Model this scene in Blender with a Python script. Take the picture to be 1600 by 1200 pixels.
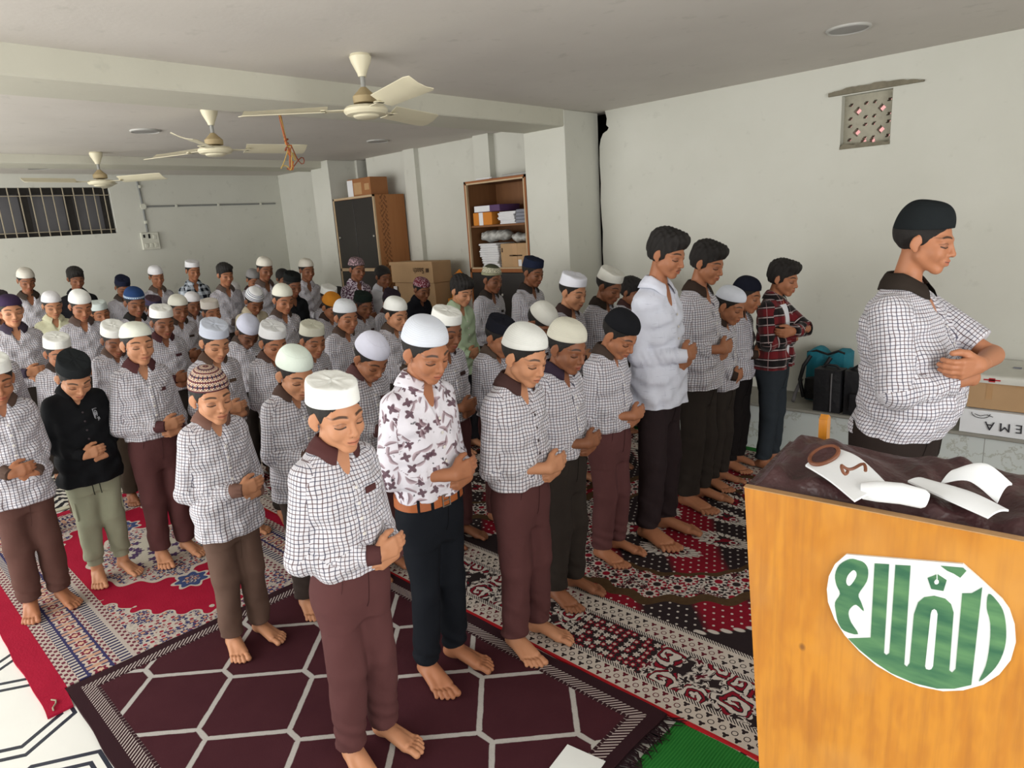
import bpy, math, random
import numpy as np
from mathutils import Vector, Matrix

for _o in list(bpy.data.objects):
    bpy.data.objects.remove(_o)
SC = bpy.context.scene
COL = SC.collection
PI = math.pi
f32 = np.float32

# ------------------------------------------------------------------ camera
cam_data = bpy.data.cameras.new('camera')
cam = bpy.data.objects.new('camera', cam_data)
COL.objects.link(cam)
yaw, pit, rol = math.radians(134.148), math.radians(-13.391), math.radians(-3.679)
fw = Vector((math.cos(pit) * math.cos(yaw), math.cos(pit) * math.sin(yaw), math.sin(pit)))
rt0 = Vector((math.sin(yaw), -math.cos(yaw), 0))
up0 = rt0.cross(fw)
rt = rt0 * math.cos(rol) + up0 * math.sin(rol)
up = rt.cross(fw)
m3 = Matrix((rt, up, -fw)).transposed()
cam.matrix_world = Matrix.Translation((0, 0, 1.7)) @ m3.to_4x4()
cam_data.sensor_fit = 'HORIZONTAL'
cam_data.sensor_width = 36.0
cam_data.lens = 36.0 * 1047.4 / 1600.0
cam_data.clip_start = 0.02
SC.camera = cam

# ------------------------------------------------------------------ world, daylight, exposure
world = bpy.data.worlds.new('overcast_sky')
SC.world = world
world.use_nodes = True
_bg = world.node_tree.nodes['Background']
_bg.inputs[0].default_value = (0.97, 0.98, 1.0, 1)
_bg.inputs[1].default_value = 1.6


def area(name, loc, direction, sx, sy, power, col=(1, 1, 1)):
    d = bpy.data.lights.new(name, 'AREA')
    d.shape = 'RECTANGLE'
    d.size, d.size_y = sx, sy
    d.energy = power
    d.color = col
    o = bpy.data.objects.new(name, d)
    COL.objects.link(o)
    o.location = loc
    o.rotation_euler = Vector(direction).to_track_quat('-Z', 'Y').to_euler()
    return o


# daylight through the open verandah side (left) and through the entrance behind the camera
area('verandah_daylight', (-5.3, -2.45, 1.40), (0.10, 1, 0.10), 8.0, 2.1, 250, (1.0, 0.98, 0.94))
area('entrance_daylight', (2.45, 0.6, 1.4), (-1, 0.12, 0.05), 3.6, 2.1, 105, (1.0, 0.985, 0.95))

SC.view_settings.view_transform = 'Standard'
SC.view_settings.look = 'None'
SC.view_settings.gamma = 1.0
SC.view_settings.use_curve_mapping = False
SC.view_settings.exposure = 0.16
SC.cycles.use_denoising = True
SC.cycles.max_bounces = 6
SC.cycles.diffuse_bounces = 4
SC.cycles.glossy_bounces = 2
SC.cycles.transmission_bounces = 3


# ------------------------------------------------------------------ object helpers
def link(o, parent=None):
    COL.objects.link(o)
    if parent is not None:
        o.parent = parent
    return o


def tag(o, label=None, cat=None, group=None, kind=None):
    if label:
        o['label'] = label
    if cat:
        o['category'] = cat
    if group:
        o['group'] = group
    if kind:
        o['kind'] = kind
    return o


def empty(name, loc, rz=0.0, label=None, cat=None, group=None):
    o = bpy.data.objects.new(name, None)
    o.empty_display_size = 0.1
    o.location = loc
    o.rotation_euler = (0, 0, rz)
    link(o)
    return tag(o, label, cat, group)


class MB:
    """collects shapes into one mesh"""

    def __init__(s):
        s.v, s.f, s.m = [], [], []
        s.mi = 0

    def add(s, verts, faces):
        n = len(s.v)
        s.v += [tuple(p) for p in verts]
        s.f += [tuple(i + n for i in q) for q in faces]
        s.m += [s.mi] * len(faces)
        return s

    def box(s, lo, hi, rot=None, piv=(0, 0, 0), bev=0.0):
        x0, y0, z0 = lo
        x1, y1, z1 = hi
        if bev > 0:
            b = min(bev, (x1 - x0) * .45, (y1 - y0) * .45, (z1 - z0) * .45)
            pts, fs = [], []
            # chamfered box: three insets
            for z, d in ((z0, b), (z0 + b, 0), (z1 - b, 0), (z1, b)):
                pts += [(x0 + d + b * (d == 0) * 0, y0 + d, z), (x1 - d, y0 + d, z), (x1 - d, y1 - d, z), (x0 + d, y1 - d, z)]
            # vertical edge chamfer: build with 8-gon rings
            pts = []
            for z, d in ((z0, b), (z0 + b, 0), (z1 - b, 0), (z1, b)):
                a0, a1, c0, c1 = x0 + d, x1 - d, y0 + d, y1 - d
                e = b * .7
                pts += [(a0 + e, c0, z), (a1 - e, c0, z), (a1, c0 + e, z), (a1, c1 - e, z), (a1 - e, c1, z), (a0 + e, c1, z), (a0, c1 - e, z), (a0, c0 + e, z)]
            for r in range(3):
                for i in range(8):
                    j = (i + 1) % 8
                    fs.append((r * 8 + i, r * 8 + j, r * 8 + 8 + j, r * 8 + 8 + i))
            fs.append(tuple(range(7, -1, -1)))
            fs.append(tuple(range(24, 32)))
        else:
            pts = [(x0, y0, z0), (x1, y0, z0), (x1, y1, z0), (x0, y1, z0), (x0, y0, z1), (x1, y0, z1), (x1, y1, z1), (x0, y1, z1)]
            fs = [(3, 2, 1, 0), (4, 5, 6, 7), (0, 1, 5, 4), (1, 2, 6, 5), (2, 3, 7, 6), (3, 0, 4, 7)]
        if rot is not None:
            c, sn = math.cos(rot), math.sin(rot)
            pts = [(piv[0] + (p[0] - piv[0]) * c - (p[1] - piv[1]) * sn, piv[1] + (p[0] - piv[0]) * sn + (p[1] - piv[1]) * c, p[2]) for p in pts]
        return s.add(pts, fs)

    def lathe(s, prof, c=(0, 0, 0), n=28):
        pts, fs = [], []
        for r, z in prof:
            for i in range(n):
                a = 2 * PI * i / n
                pts.append((c[0] + r * math.cos(a), c[1] + r * math.sin(a), c[2] + z))
        for k in range(len(prof) - 1):
            for i in range(n):
                j = (i + 1) % n
                fs.append((k * n + i, k * n + j, k * n + n + j, k * n + n + i))
        fs.append(tuple(range(n - 1, -1, -1)))
        fs.append(tuple(range((len(prof) - 1) * n, len(prof) * n)))
        return s.add(pts, fs)

    def tube(s, path, r, n=8, closed=False):
        path = [Vector(p) for p in path]
        m = len(path)
        rr = r if isinstance(r, (list, tuple)) else [r] * m
        pts, fs = [], []
        prev = None
        for i, p in enumerate(path):
            a = path[i - 1] if (i > 0 or closed) else path[i]
            b = path[(i + 1) % m] if (i < m - 1 or closed) else path[i]
            t = (b - a).normalized()
            if prev is None:
                ref = Vector((0, 0, 1)) if abs(t.z) < .9 else Vector((1, 0, 0))
                u = t.cross(ref).normalized()
            else:
                u = (prev - t * prev.dot(t))
                u = u.normalized() if u.length > 1e-6 else t.orthogonal().normalized()
            prev = u
            w = t.cross(u)
            for k in range(n):
                an = 2 * PI * k / n
                pts.append(p + (u * math.cos(an) + w * math.sin(an)) * rr[i])
        last = m if closed else m - 1
        for i in range(last):
            i2 = (i + 1) % m
            for k in range(n):
                k2 = (k + 1) % n
                fs.append((i * n + k, i * n + k2, i2 * n + k2, i2 * n + k))
        if not closed:
            fs.append(tuple(range(n - 1, -1, -1)))
            fs.append(tuple(range((m - 1) * n, m * n)))
        return s.add(pts, fs)

    def prism(s, poly, fn, t0, t1):
        """polygon (u,v) extruded from depth t0 to t1 ; fn(u,v,t)->xyz"""
        n = len(poly)
        pts = [fn(u, v, t0) for u, v in poly] + [fn(u, v, t1) for u, v in poly]
        fs = [tuple(range(n - 1, -1, -1)), tuple(range(n, 2 * n))]
        for i in range(n):
            j = (i + 1) % n
            fs.append((i, j, n + j, n + i))
        return s.add(pts, fs)

    def build(s, name, mats, parent=None, smooth=False, loc=None, col=None):
        me = bpy.data.meshes.new(name)
        me.from_pydata(s.v, [], s.f)
        mats = mats if isinstance(mats, (list, tuple)) else [mats]
        for m in mats:
            me.materials.append(m)
        if len(mats) > 1:
            me.polygons.foreach_set('material_index', s.m)
        if smooth:
            me.polygons.foreach_set('use_smooth', [True] * len(me.polygons))
            try:
                me.set_sharp_from_angle(angle=math.radians(smooth if smooth is not True else 40))
            except Exception:
                pass
        me.update()
        o = bpy.data.objects.new(name, me)
        link(o, parent)
        if loc is not None:
            o.location = loc
        if col is not None:
            o.color = (*col, 1)
        return o


def lin(c):
    """sRGB 0-255 -> linear"""
    return tuple(((x / 255 + .055) / 1.055) ** 2.4 if x / 255 > .04045 else x / 255 / 12.92 for x in c)


# ------------------------------------------------------------------ tiny expression language over shader math nodes
class NT:
    cur = None


def _nd(t, **kw):
    n = NT.cur.nodes.new(t)
    for k, v in kw.items():
        setattr(n, k, v)
    return n


def _in(sock, v):
    if isinstance(v, E):
        NT.cur.links.new(v.s, sock)
    elif isinstance(v, bpy.types.NodeSocket):
        NT.cur.links.new(v, sock)
    else:
        sock.default_value = v


def M_(op, *a, clamp=False):
    n = _nd('ShaderNodeMath', operation=op, use_clamp=clamp)
    for i, v in enumerate(a):
        _in(n.inputs[i], v)
    return E(n.outputs[0])


class E:
    def __init__(s, sock):
        s.s = sock

    def __add__(a, b): return M_('ADD', a, b)
    def __radd__(a, b): return M_('ADD', b, a)
    def __sub__(a, b): return M_('SUBTRACT', a, b)
    def __rsub__(a, b): return M_('SUBTRACT', b, a)
    def __mul__(a, b): return M_('MULTIPLY', a, b)
    def __rmul__(a, b): return M_('MULTIPLY', b, a)
    def __truediv__(a, b): return M_('DIVIDE', a, b)
    def __rtruediv__(a, b): return M_('DIVIDE', b, a)
    def __neg__(a): return M_('MULTIPLY', a, -1.0)
    def __abs__(a): return M_('ABSOLUTE', a)
    def __pow__(a, b): return M_('POWER', a, b)
    def __lt__(a, b): return M_('LESS_THAN', a, b)
    def __gt__(a, b): return M_('GREATER_THAN', a, b)


def sin(x): return M_('SINE', x)
def cos(x): return M_('COSINE', x)
def sqrt(x): return M_('SQRT', x)
def floor(x): return M_('FLOOR', x)
def mod(x, p): return M_('FLOORED_MODULO', x, p)
def mn(a, b): return M_('MINIMUM', a, b)
def mx(a, b): return M_('MAXIMUM', a, b)
def atan2(a, b): return M_('ARCTAN2', a, b)
def clamp(a): return M_('ADD', a, 0.0, clamp=True)
def ramp(a, b, x): return M_('MULTIPLY', x - a, 1.0 / (b - a), clamp=True)
def tri(x, p): return abs(mod(x, p) - p * .5)          # 0 at mid, p/2 at the ends
def inside(a, x, b): return (x > a) * (x < b)
def hyp(a, b): return sqrt(a * a + b * b)


def mixc(f, c1, c2):
    n = _nd('ShaderNodeMix', data_type='RGBA')
    _in(n.inputs[0], f)
    for sk, c in ((n.inputs[6], c1), (n.inputs[7], c2)):
        if isinstance(c, (E, bpy.types.NodeSocket)):
            _in(sk, c)
        else:
            sk.default_value = (*c[:3], 1)
    return E(n.outputs[2])


def noise(vec, scale, detail=3.0, rough=.55, out=0):
    n = _nd('ShaderNodeTexNoise')
    if vec is not None:
        _in(n.inputs['Vector'], vec)
    n.inputs['Scale'].default_value = scale
    n.inputs['Detail'].default_value = detail
    n.inputs['Roughness'].default_value = rough
    return E(n.outputs[out])


def voro(vec, scale, feature='F1', rnd=1.0):
    n = _nd('ShaderNodeTexVoronoi', feature=feature)
    n.voronoi_dimensions = '2D'
    if vec is not None:
        _in(n.inputs['Vector'], vec)
    n.inputs['Scale'].default_value = scale
    n.inputs['Randomness'].default_value = rnd
    return n


def xyz(vec):
    n = _nd('ShaderNodeSeparateXYZ')
    _in(n.inputs[0], vec)
    return E(n.outputs[0]), E(n.outputs[1]), E(n.outputs[2])


def vec3(x, y, z=0.0):
    n = _nd('ShaderNodeCombineXYZ')
    for i, v in enumerate((x, y, z)):
        _in(n.inputs[i], v)
    return E(n.outputs[0])


def objco():
    return E(_nd('ShaderNodeTexCoord').outputs['Object'])


def gen():
    return E(_nd('ShaderNodeTexCoord').outputs['Generated'])


def uvco():
    return E(_nd('ShaderNodeUVMap').outputs[0])


def attr(name):
    n = _nd('ShaderNodeAttribute')
    n.attribute_name = name
    return E(n.outputs['Vector'])


def objcol():
    return E(_nd('ShaderNodeObjectInfo').outputs['Color'])


def objrand():
    return E(_nd('ShaderNodeObjectInfo').outputs['Random'])


def material(name, fn, rough=.7, spec=.3, sheen=0.0):
    """fn() is called inside the node tree and returns colour or (colour, bump height, bump strength, distance)"""
    m = bpy.data.materials.new(name)
    m.use_nodes = True
    nt = m.node_tree
    NT.cur = nt
    b = nt.nodes['Principled BSDF']
    b.inputs['Roughness'].default_value = rough
    b.inputs['Specular IOR Level'].default_value = spec
    if sheen:
        b.inputs['Sheen Weight'].default_value = sheen
    r = fn()
    hb = None
    if isinstance(r, tuple) and len(r) >= 3 and isinstance(r[1], E):
        hb = r
        r = r[0]
    if isinstance(r, E):
        nt.links.new(r.s, b.inputs['Base Color'])
    else:
        b.inputs['Base Color'].default_value = (*r[:3], 1)
    if hb is not None:
        bp = nt.nodes.new('ShaderNodeBump')
        bp.inputs['Strength'].default_value = hb[2]
        bp.inputs['Distance'].default_value = hb[3] if len(hb) > 3 else .01
        nt.links.new(hb[1].s, bp.inputs['Height'])
        nt.links.new(bp.outputs[0], b.inputs['Normal'])
    return m


def plain(name, rgb, rough=.6, spec=.3, var=.08, scale=6.0, bump=0.0):
    c = lin(rgb)

    def fn():
        n = noise(objco(), scale)
        col = mixc(n, tuple(x * (1 - var) for x in c), tuple(min(1, x * (1 + var)) for x in c))
        if bump:
            return (col, noise(objco(), scale * 12, 4.0), bump, .004)
        return col
    return material(name, fn, rough, spec)
# ------------------------------------------------------------------ setting: materials
CEIL = 2.584


def _wall(c, c2):
    def fn():
        o = objco()
        n = noise(o, 1.3, 4.0)
        n2 = noise(o, 9.0, 5.0)
        col = mixc(ramp(.35, .75, n), lin(c), lin(c2))
        col = mixc(ramp(.62, .75, n2) * .25, col, lin((150, 150, 140)))
        return (col, noise(o, 45.0, 3.0), .15, .004)
    return fn


M_wall = material('painted_wall', _wall((198, 198, 188), (206, 206, 197)), .75, .2)
M_ceil = material('painted_ceiling', _wall((202, 197, 190), (211, 206, 199)), .85, .15)
M_beam = material('cream_beam_paint', _wall((192, 190, 176), (200, 198, 184)), .75, .2)
M_conc = plain('rough_concrete', (128, 122, 106), .95, .1, .35, 22, .9)
M_dark = plain('cavity_shade', (13, 12, 11), .95, .02, .3, 12)  # near-black colour stands in for the shade inside the wall gaps


def _floor():
    x, y, z = xyz(objco())
    # elongated hexagon tiles outlined with a pair of navy strips
    px, py = .66, .40
    row = floor(y / py)
    u = mod(x + row * (px * .5), px) - px * .5
    v = mod(y, py) - py * .5
    q = mx(abs(v) * 1.0, abs(u) * .62 + abs(v) * .38)
    st = inside(.172, q, .186) + inside(.135, q, .149)
    g = noise(objco(), 3.0)
    base = mixc(g, lin((226, 228, 224)), lin((240, 241, 236)))
    return mixc(clamp(st), base, lin((38, 44, 58)))


M_floor = material('white_tile_navy_strips', _floor, .22, .5)


def _marble():
    o = objco()
    x, y, z = xyz(o)
    n = noise(vec3(x * 2.2, y, z * 2.2), 1.6, 6.0, .65)
    vein = ramp(.018, .0, abs(n - .5))
    seam = (abs(mod(x + .31, .6) - .3) < .0022)
    col = mixc(vein * .55, lin((196, 202, 200)), lin((140, 138, 118)))
    return mixc(seam, col, lin((150, 152, 148)))


M_marble = material('veined_white_tile', _marble, .18, .5)
M_slab = plain('bench_slab', (142, 140, 132), .8, .2, .15, 14)


def struct(o):
    o['kind'] = 'structure'
    return o


# ------------------------------------------------------------------ setting: shell
mb = MB(); mb.box((-9.5, -3.2, -.12), (2.7, 5.3, 0)); struct(mb.build('floor', M_floor))
mb = MB(); mb.box((-9.5, -3.2, CEIL), (2.7, 5.3, CEIL + .14)); struct(mb.build('ceiling', M_ceil))
# right wall (imam's side) as a ragged-edged slab with a hole for the vent
rag = [(-3.55, CEIL), (-3.532, 2.52), (-3.54, 2.47), (-3.515, 2.445), (-3.53, 2.425), (-3.575, 2.405), (-3.602, 2.36), (-3.616, 2.30), (-3.620, 2.16),
       (-3.614, 2.0), (-3.622, 1.85), (-3.616, 1.7), (-3.608, 1.58), (-3.616, 1.42), (-3.610, 1.25), (-3.62, 1.0), (-3.63, .6), (-3.64, .3), (-3.645, 0)]
mb = MB()
fnw = lambda u, v, t: (u, 5.0 + t, v)
vx0, vx1, vz0, vz1 = -1.64, -1.335, 2.052, 2.385
mb.prism(rag + [(vx0, 0), (vx0, vz0), (vx0, vz1), (vx0, CEIL)], fnw, 0, .2)
mb.box((vx0, 5, 0), (vx1, 5.2, vz0)); mb.box((vx0, 5, vz1), (vx1, 5.2, CEIL)); mb.box((vx1, 5, 0), (2.7, 5.2, CEIL))
struct(mb.build('wall_right', M_wall))
mb = MB(); mb.box((-3.9, 5.16, 0), (-3.4, 5.3, CEIL)); struct(mb.build('shade_backing_1', M_dark))  # backing sheet behind the crack, shade put into its colour
# side wall behind the cupboards, with a broken hole near the ceiling
mb = MB()
mb.box((-9.5, 5.04, 0), (-7.32, 5.24, CEIL)); mb.box((-7.32, 5.04, 0), (-7.12, 5.24, 2.27)); mb.box((-7.12, 5.04, 0), (-3.86, 5.24, CEIL))
struct(mb.build('wall_side', M_wall))
mb = MB(); mb.box((-7.4, 5.24, 2.2), (-7.05, 5.28, CEIL)); struct(mb.build('shade_backing_2', M_dark))  # sheet closing the broken hole, its darkness is painted shade
mb = MB(); mb.box((-6.32, 4.98, 0), (-6.12, 5.06, CEIL)); struct(mb.build('pillar_1', M_wall))
mb = MB(); mb.box((-5.15, 4.96, 0), (-4.93, 5.06, CEIL)); struct(mb.build('pillar_2', M_wall))
# back wall with a barred window
wy0, wy1, wz0, wz1 = .25, 2.82, 1.895, 2.437
mb = MB()
mb.box((-9.5, -3.2, 0), (-9.3, wy0, CEIL)); mb.box((-9.5, wy0, 0), (-9.3, wy1, wz0)); mb.box((-9.5, wy0, wz1), (-9.3, wy1, CEIL)); mb.box((-9.5, wy1, 0), (-9.3, 5.3, CEIL))
struct(mb.build('wall_back', M_wall))
# left side: open verandah with posts and a low parapet; front: wall with a wide entrance
mb = MB(); mb.box((-9.5, -2.6, 0), (2.7, -2.42, .3)); mb.box((-9.5, -2.6, 2.42), (2.7, -2.42, CEIL))
mb.box((-1.2, -2.6, .3), (2.7, -2.42, 2.42))
for x in (-9.4, -6.9, -4.1, -1.3):
    mb.box((x - .15, -2.62, .3), (x + .15, -2.40, 2.42))
struct(mb.build('wall_left', M_wall))
mb = MB(); mb.box((2.5, -2.6, 0), (2.7, -1.2, CEIL)); mb.box((2.5, 2.4, 0), (2.7, 5.2, CEIL)); mb.box((2.5, -1.2, 2.42), (2.7, 2.4, CEIL))
struct(mb.build('wall_front', M_wall))
# pillars and ceiling beams
mb = MB(); mb.box((-4.11, 4.573, 0), (-3.655, 5.04, CEIL), bev=.006); struct(mb.build('pillar_3', M_wall))
mb = MB(); mb.box((-7.75, 4.65, 0), (-7.36, 5.05, CEIL), bev=.006); struct(mb.build('pillar_4', M_wall))
mb = MB(); mb.box((-4.10, -2.42, 2.452), (-3.66, 4.6, CEIL + .01), bev=.008); struct(mb.build('beam_1', M_beam))
mb = MB(); mb.box((-7.95, -2.42, 2.505), (-7.5, 5.04, CEIL + .01), bev=.008); struct(mb.build('beam_2', M_beam))
# bench along the right wall
mb = MB(); mb.box((-3.65, 4.56, 0), (2.5, 5.0, .317)); struct(mb.build('bench_base', M_marble))
mb = MB(); mb.box((-3.65, 4.535, .317), (2.5, 5.0, .337), bev=.004); struct(mb.build('bench_top', M_slab))

# ------------------------------------------------------------------ window in the back wall
M_frame = plain('dark_window_frame', (40, 37, 34), .7, .3, .4, 18)
M_pane = plain('dusty_window_pane', (96, 95, 98), .35, .4, .12, 7)
M_bar = plain('beige_iron_bar', (158, 148, 128), .6, .3, .2, 30)
win = empty('window_1', (-9.4, (wy0 + wy1) / 2, wz0)); struct(win)
OFF = Vector((9.4, -(wy0 + wy1) / 2, -wz0))


def sub(mb, name, mat, parent=win, off=OFF, **k):
    o = mb.build(name, mat, parent, **k)
    o.location = off
    return o


mb = MB()
mb.box((-9.44, wy0, wz0), (-9.36, wy1, wz0 + .045)); mb.box((-9.44, wy0, wz1 - .07), (-9.36, wy1, wz1))
for y in (wy0 + .03, .92, 1.93, 2.37, wy1 - .06):
    w = .05 if y < 2.6 else .055
    mb.box((-9.45, y - .03, wz0), (-9.355, y - .03 + w + .03, wz1))
sub(mb, 'window_frame', M_frame)
for a, b in ((wy0 + .03, .9), (.95, 1.9), (1.97, 2.34), (2.42, 2.76)):
    mb = MB(); mb.box((-9.425, a, wz0 + .04), (-9.415, b, wz1 - .06)); sub(mb, 'window_pane', M_pane)
mb = MB()
y = wy0 + .06
while y < wy1 - .03:
    mb.tube([(-9.325, y, wz0), (-9.325, y, wz1)], .0065, 6); y += .1065
for z in (wz0 + .05, wz1 - .09):
    mb.box((-9.335, wy0, z - .004), (-9.318, wy1, z + .004))
sub(mb, 'window_bars', M_bar)

# ------------------------------------------------------------------ pierced concrete vent in the right wall
M_vent = plain('vent_concrete', (168, 164, 148), .9, .1, .2, 26, .7)
NX, NZ = 46, 50
mask = np.ones((NX, NZ), bool)
gx, gz = np.meshgrid((np.arange(NX) + .5) / NX - .5, (np.arange(NZ) + .5) / NZ - .5, indexing='ij')
for cx_, cz_ in ((-.22, .2), (.25, .2), (-.22, -.2), (.25, -.2)):
    mask &= ~((abs(gx - cx_) + abs(gz - cz_)) < .085)
    for dx, dz in ((.15, .13), (-.15, .13), (.15, -.13), (-.15, -.13)):
        sx_, sz_ = gx - cx_ - dx, gz - cz_ - dz
        mask &= ~(((sx_ * .8 + sz_ * .5) ** 2 / .045 ** 2 + (sx_ * .5 * -1 + sz_ * .8) ** 2 / .026 ** 2) < 1)
for cx_ in (-.08, .1):
    mask &= ~((abs(gx - cx_) < .05) & (gz < -.36) & (gz > -.45) & (abs(gx - cx_) < (gz + .46) * .6 + .02))
mask[:2] = mask[-2:] = True
mask[:, :2] = mask[:, -2:] = True
mb = MB()
hx, hz = (vx1 - vx0) / NX, (vz1 - vz0) / NZ
ya, yb = 5.06, 5.12
for i in range(NX):
    for j in range(NZ):
        if not mask[i, j]:
            continue
        x0, z0 = vx0 + i * hx, vz0 + j * hz
        x1, z1 = x0 + hx, z0 + hz
        mb.add([(x0, ya, z0), (x1, ya, z0), (x1, ya, z1), (x0, ya, z1)], [(0, 1, 2, 3)])
        mb.add([(x0, yb, z0), (x0, yb, z1), (x1, yb, z1), (x1, yb, z0)], [(0, 1, 2, 3)])
        for di, dj, q in ((-1, 0, [(x0, ya, z0), (x0, ya, z1), (x0, yb, z1), (x0, yb, z0)]), (1, 0, [(x1, ya, z0), (x1, yb, z0), (x1, yb, z1), (x1, ya, z1)]),
                          (0, -1, [(x0, ya, z0), (x0, yb, z0), (x1, yb, z0), (x1, ya, z0)]), (0, 1, [(x0, ya, z1), (x1, ya, z1), (x1, yb, z1), (x0, yb, z1)])):
            ii, jj = i + di, j + dj
            if 0 <= ii < NX and 0 <= jj < NZ and not mask[ii, jj]:
                mb.add(q, [(0, 1, 2, 3)])
struct(mb.build('window_2', M_vent))
# rough lintel strip above the vent and crumbled sill
random.seed(4)
mb = MB()
top, bot = [], []
n = 30
for i in range(n + 1):
    t = i / n
    x = -1.722 + t * .56
    bot.append((x, 2.392))
    top.append((x, 2.402 + .03 * math.sin(PI * min(1, .12 + t * .9)) ** .7 + random.uniform(-.004, .004)))
mb.prism(bot + top[::-1], lambda u, v, t: (u, 5.0 - t, v), -.004, .022)
struct(mb.build('trim_3', M_conc))
mb = MB()
bot = [(vx0 + .305 * i / 14, vz0 - .004) for i in range(15)]
top = [(vx0 + .305 * i / 14, vz0 + .022 + random.uniform(-.012, .01)) for i in range(15)]
mb.prism(bot + top[::-1], lambda u, v, t: (u, 5.0 + t, v), -.006, .11)
struct(mb.build('trim_4', M_conc))
# neighbouring pink building outside, seen through the vent
mb = MB(); mb.box((-6, 7.2, -1), (4, 7.4, 5)); struct(mb.build('wall_outside', plain('pink_plaster', (236, 176, 172), .8, .2, .05, 3)))

# ------------------------------------------------------------------ conduit and switch board on the back wall
M_pvc = plain('grey_conduit', (128, 130, 128), .5, .4, .1, 20)
M_sw = plain('white_switch_plastic', (205, 205, 192), .45, .4, .06, 20)
con = empty('wall_conduit', (-9.29, 3.16, 1.89), 0, 'grey conduit pipe running down and sideways on back wall above switch board', 'conduit')
mb = MB()
mb.tube([(0, -.016, .69), (0, 0, .31), (0, 0, 0)], .013, 8)
mb.tube([(0, .02, .31), (0, 1.78, .31)], .011, 8)
mb.build('pipe', M_pvc, con, smooth=True)
mb = MB(); mb.lathe([(.0, 0), (.035, 0), (.035, .022), (.0, .022)], (0, 0, 0), 16)
jb = mb.build('junction_box', M_sw, con, smooth=True); jb.location = (0, 0, .31); jb.rotation_euler = (0, PI / 2, 0)
for yy, zz in ((0, .55), (0, .12), (.4, .31), (.95, .31), (1.55, .31)):
    mb = MB(); mb.box((-.012, yy - .014, zz - .018), (.018, yy + .014, zz + .018), bev=.003); mb.build('clip', M_sw, con)
swb = empty('switch_board', (-9.3, 3.172, 1.67), 0, 'square white switch board on the back wall below the conduit', 'switch board')
mb = MB(); mb.box((0, -.103, 0), (.035, .103, .215), bev=.006); mb.build('cover', M_sw, swb)
M_blk = plain('black_plastic', (26, 26, 27), .5, .4, .2, 20)
for k, (yy, zz) in enumerate(((-.07, .15), (-.01, .14))):
    mb = MB(); mb.box((.034, yy - .012, zz), (.04, yy + .012, zz + .04 + .015 * k), bev=.002); mb.build('switch', M_blk, swb)
for yy, zz in ((.05, .15), (-.06, .05), (.0, .05), (.055, .05)):
    mb = MB(); mb.box((.034, yy - .016, zz - .02), (.042, yy + .016, zz + .03), bev=.003); mb.build('socket', M_sw, swb)

# ------------------------------------------------------------------ ceiling fans
M_fan = plain('ivory_fan_enamel', (216, 209, 182), .4, .45, .05, 8)
M_fan2 = plain('ivory_fan_grime', (170, 152, 116), .6, .3, .2, 12)
M_steel = plain('steel_rod', (150, 150, 146), .4, .5, .1, 20)


def fan(x, y, a0, label):
    f = empty('ceiling_fan', (x, y, CEIL), math.radians(a0), label, 'ceiling fan', 'ceiling fans')
    mb = MB(); mb.lathe([(.02, -.105), (.024, -.09), (.05, -.035), (.056, -.012), (.05, 0)]); mb.build('canopy', M_fan, f, smooth=30)
    mb = MB(); mb.tube([(0, 0, -.2), (0, 0, -.08)], .012, 12); mb.build('rod', M_steel, f, smooth=True)
    mb = MB(); mb.lathe([(.058, -.232), (.06, -.2), (.034, -.175), (.02, -.16), (.014, -.155)]); mb.build('lower_canopy', M_fan2, f, smooth=30)
    mb = MB(); mb.lathe([(.05, -.305), (.062, -.3), (.068, -.292), (.1, -.288), (.112, -.275), (.112, -.262), (.1, -.25), (.05, -.243), (.02, -.235)], n=40); mb.build('motor', M_fan, f, smooth=30)
    for k in range(3):
        mb = MB()
        n = 14
        pts, fs = [], []
        for i in range(n + 1):
            t = i / n
            r = .2 + .43 * t
            w = (.055 + .02 * t) * (1 if t < .93 else 1 - 3.2 * (t - .93))
            for s_, zz in ((-1, .010), (-.3, -.001), (.4, -.002), (1, .006)):
                pts.append((r, s_ * w, -.262 + zz - s_ * .020))
        for i in range(n):
            for j in range(3):
                a = i * 4 + j
                fs.append((a, a + 1, a + 5, a + 4))
        m = len(pts)
        pts += [(p[0], p[1], p[2] + .003) for p in pts]
        fs += [tuple(m + q for q in reversed(fc)) for fc in fs]
        for i in range(n):
            for e in (0, 3):
                a, b = i * 4 + e, i * 4 + 4 + e
                fs.append((a, b, m + b, m + a) if e == 0 else (b, a, m + a, m + b))
        fs += [(0, m, m + 1, 1), (1, m + 1, m + 2, 2), (2, m + 2, m + 3, 3)]
        a = n * 4
        fs += [(a, a + 1, m + a + 1, m + a), (a + 1, a + 2, m + a + 2, m + a + 1), (a + 2, a + 3, m + a + 3, m + a + 2)]
        mb.add(pts, fs)
        bl = mb.build('blade', M_fan, f, smooth=50); bl.rotation_euler = (0, 0, k * 2 * PI / 3)
        mb = MB(); mb.box((.095, -.028, -.266), (.225, .028, -.261), bev=.002); mb.box((.2, -.045, -.266), (.225, .045, -.26), bev=.002)
        br = mb.build('bracket', M_fan, bl)
    return f


fan(-3.06, 2.2, -12, 'nearest and largest cream ceiling fan, above the front rows')
fan(-4.77, 2.15, -40, 'middle cream ceiling fan of the three, left of the hanging wires')
fan(-7.24, 2.14, -83, 'farthest cream ceiling fan, hanging before the barred window')

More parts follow.
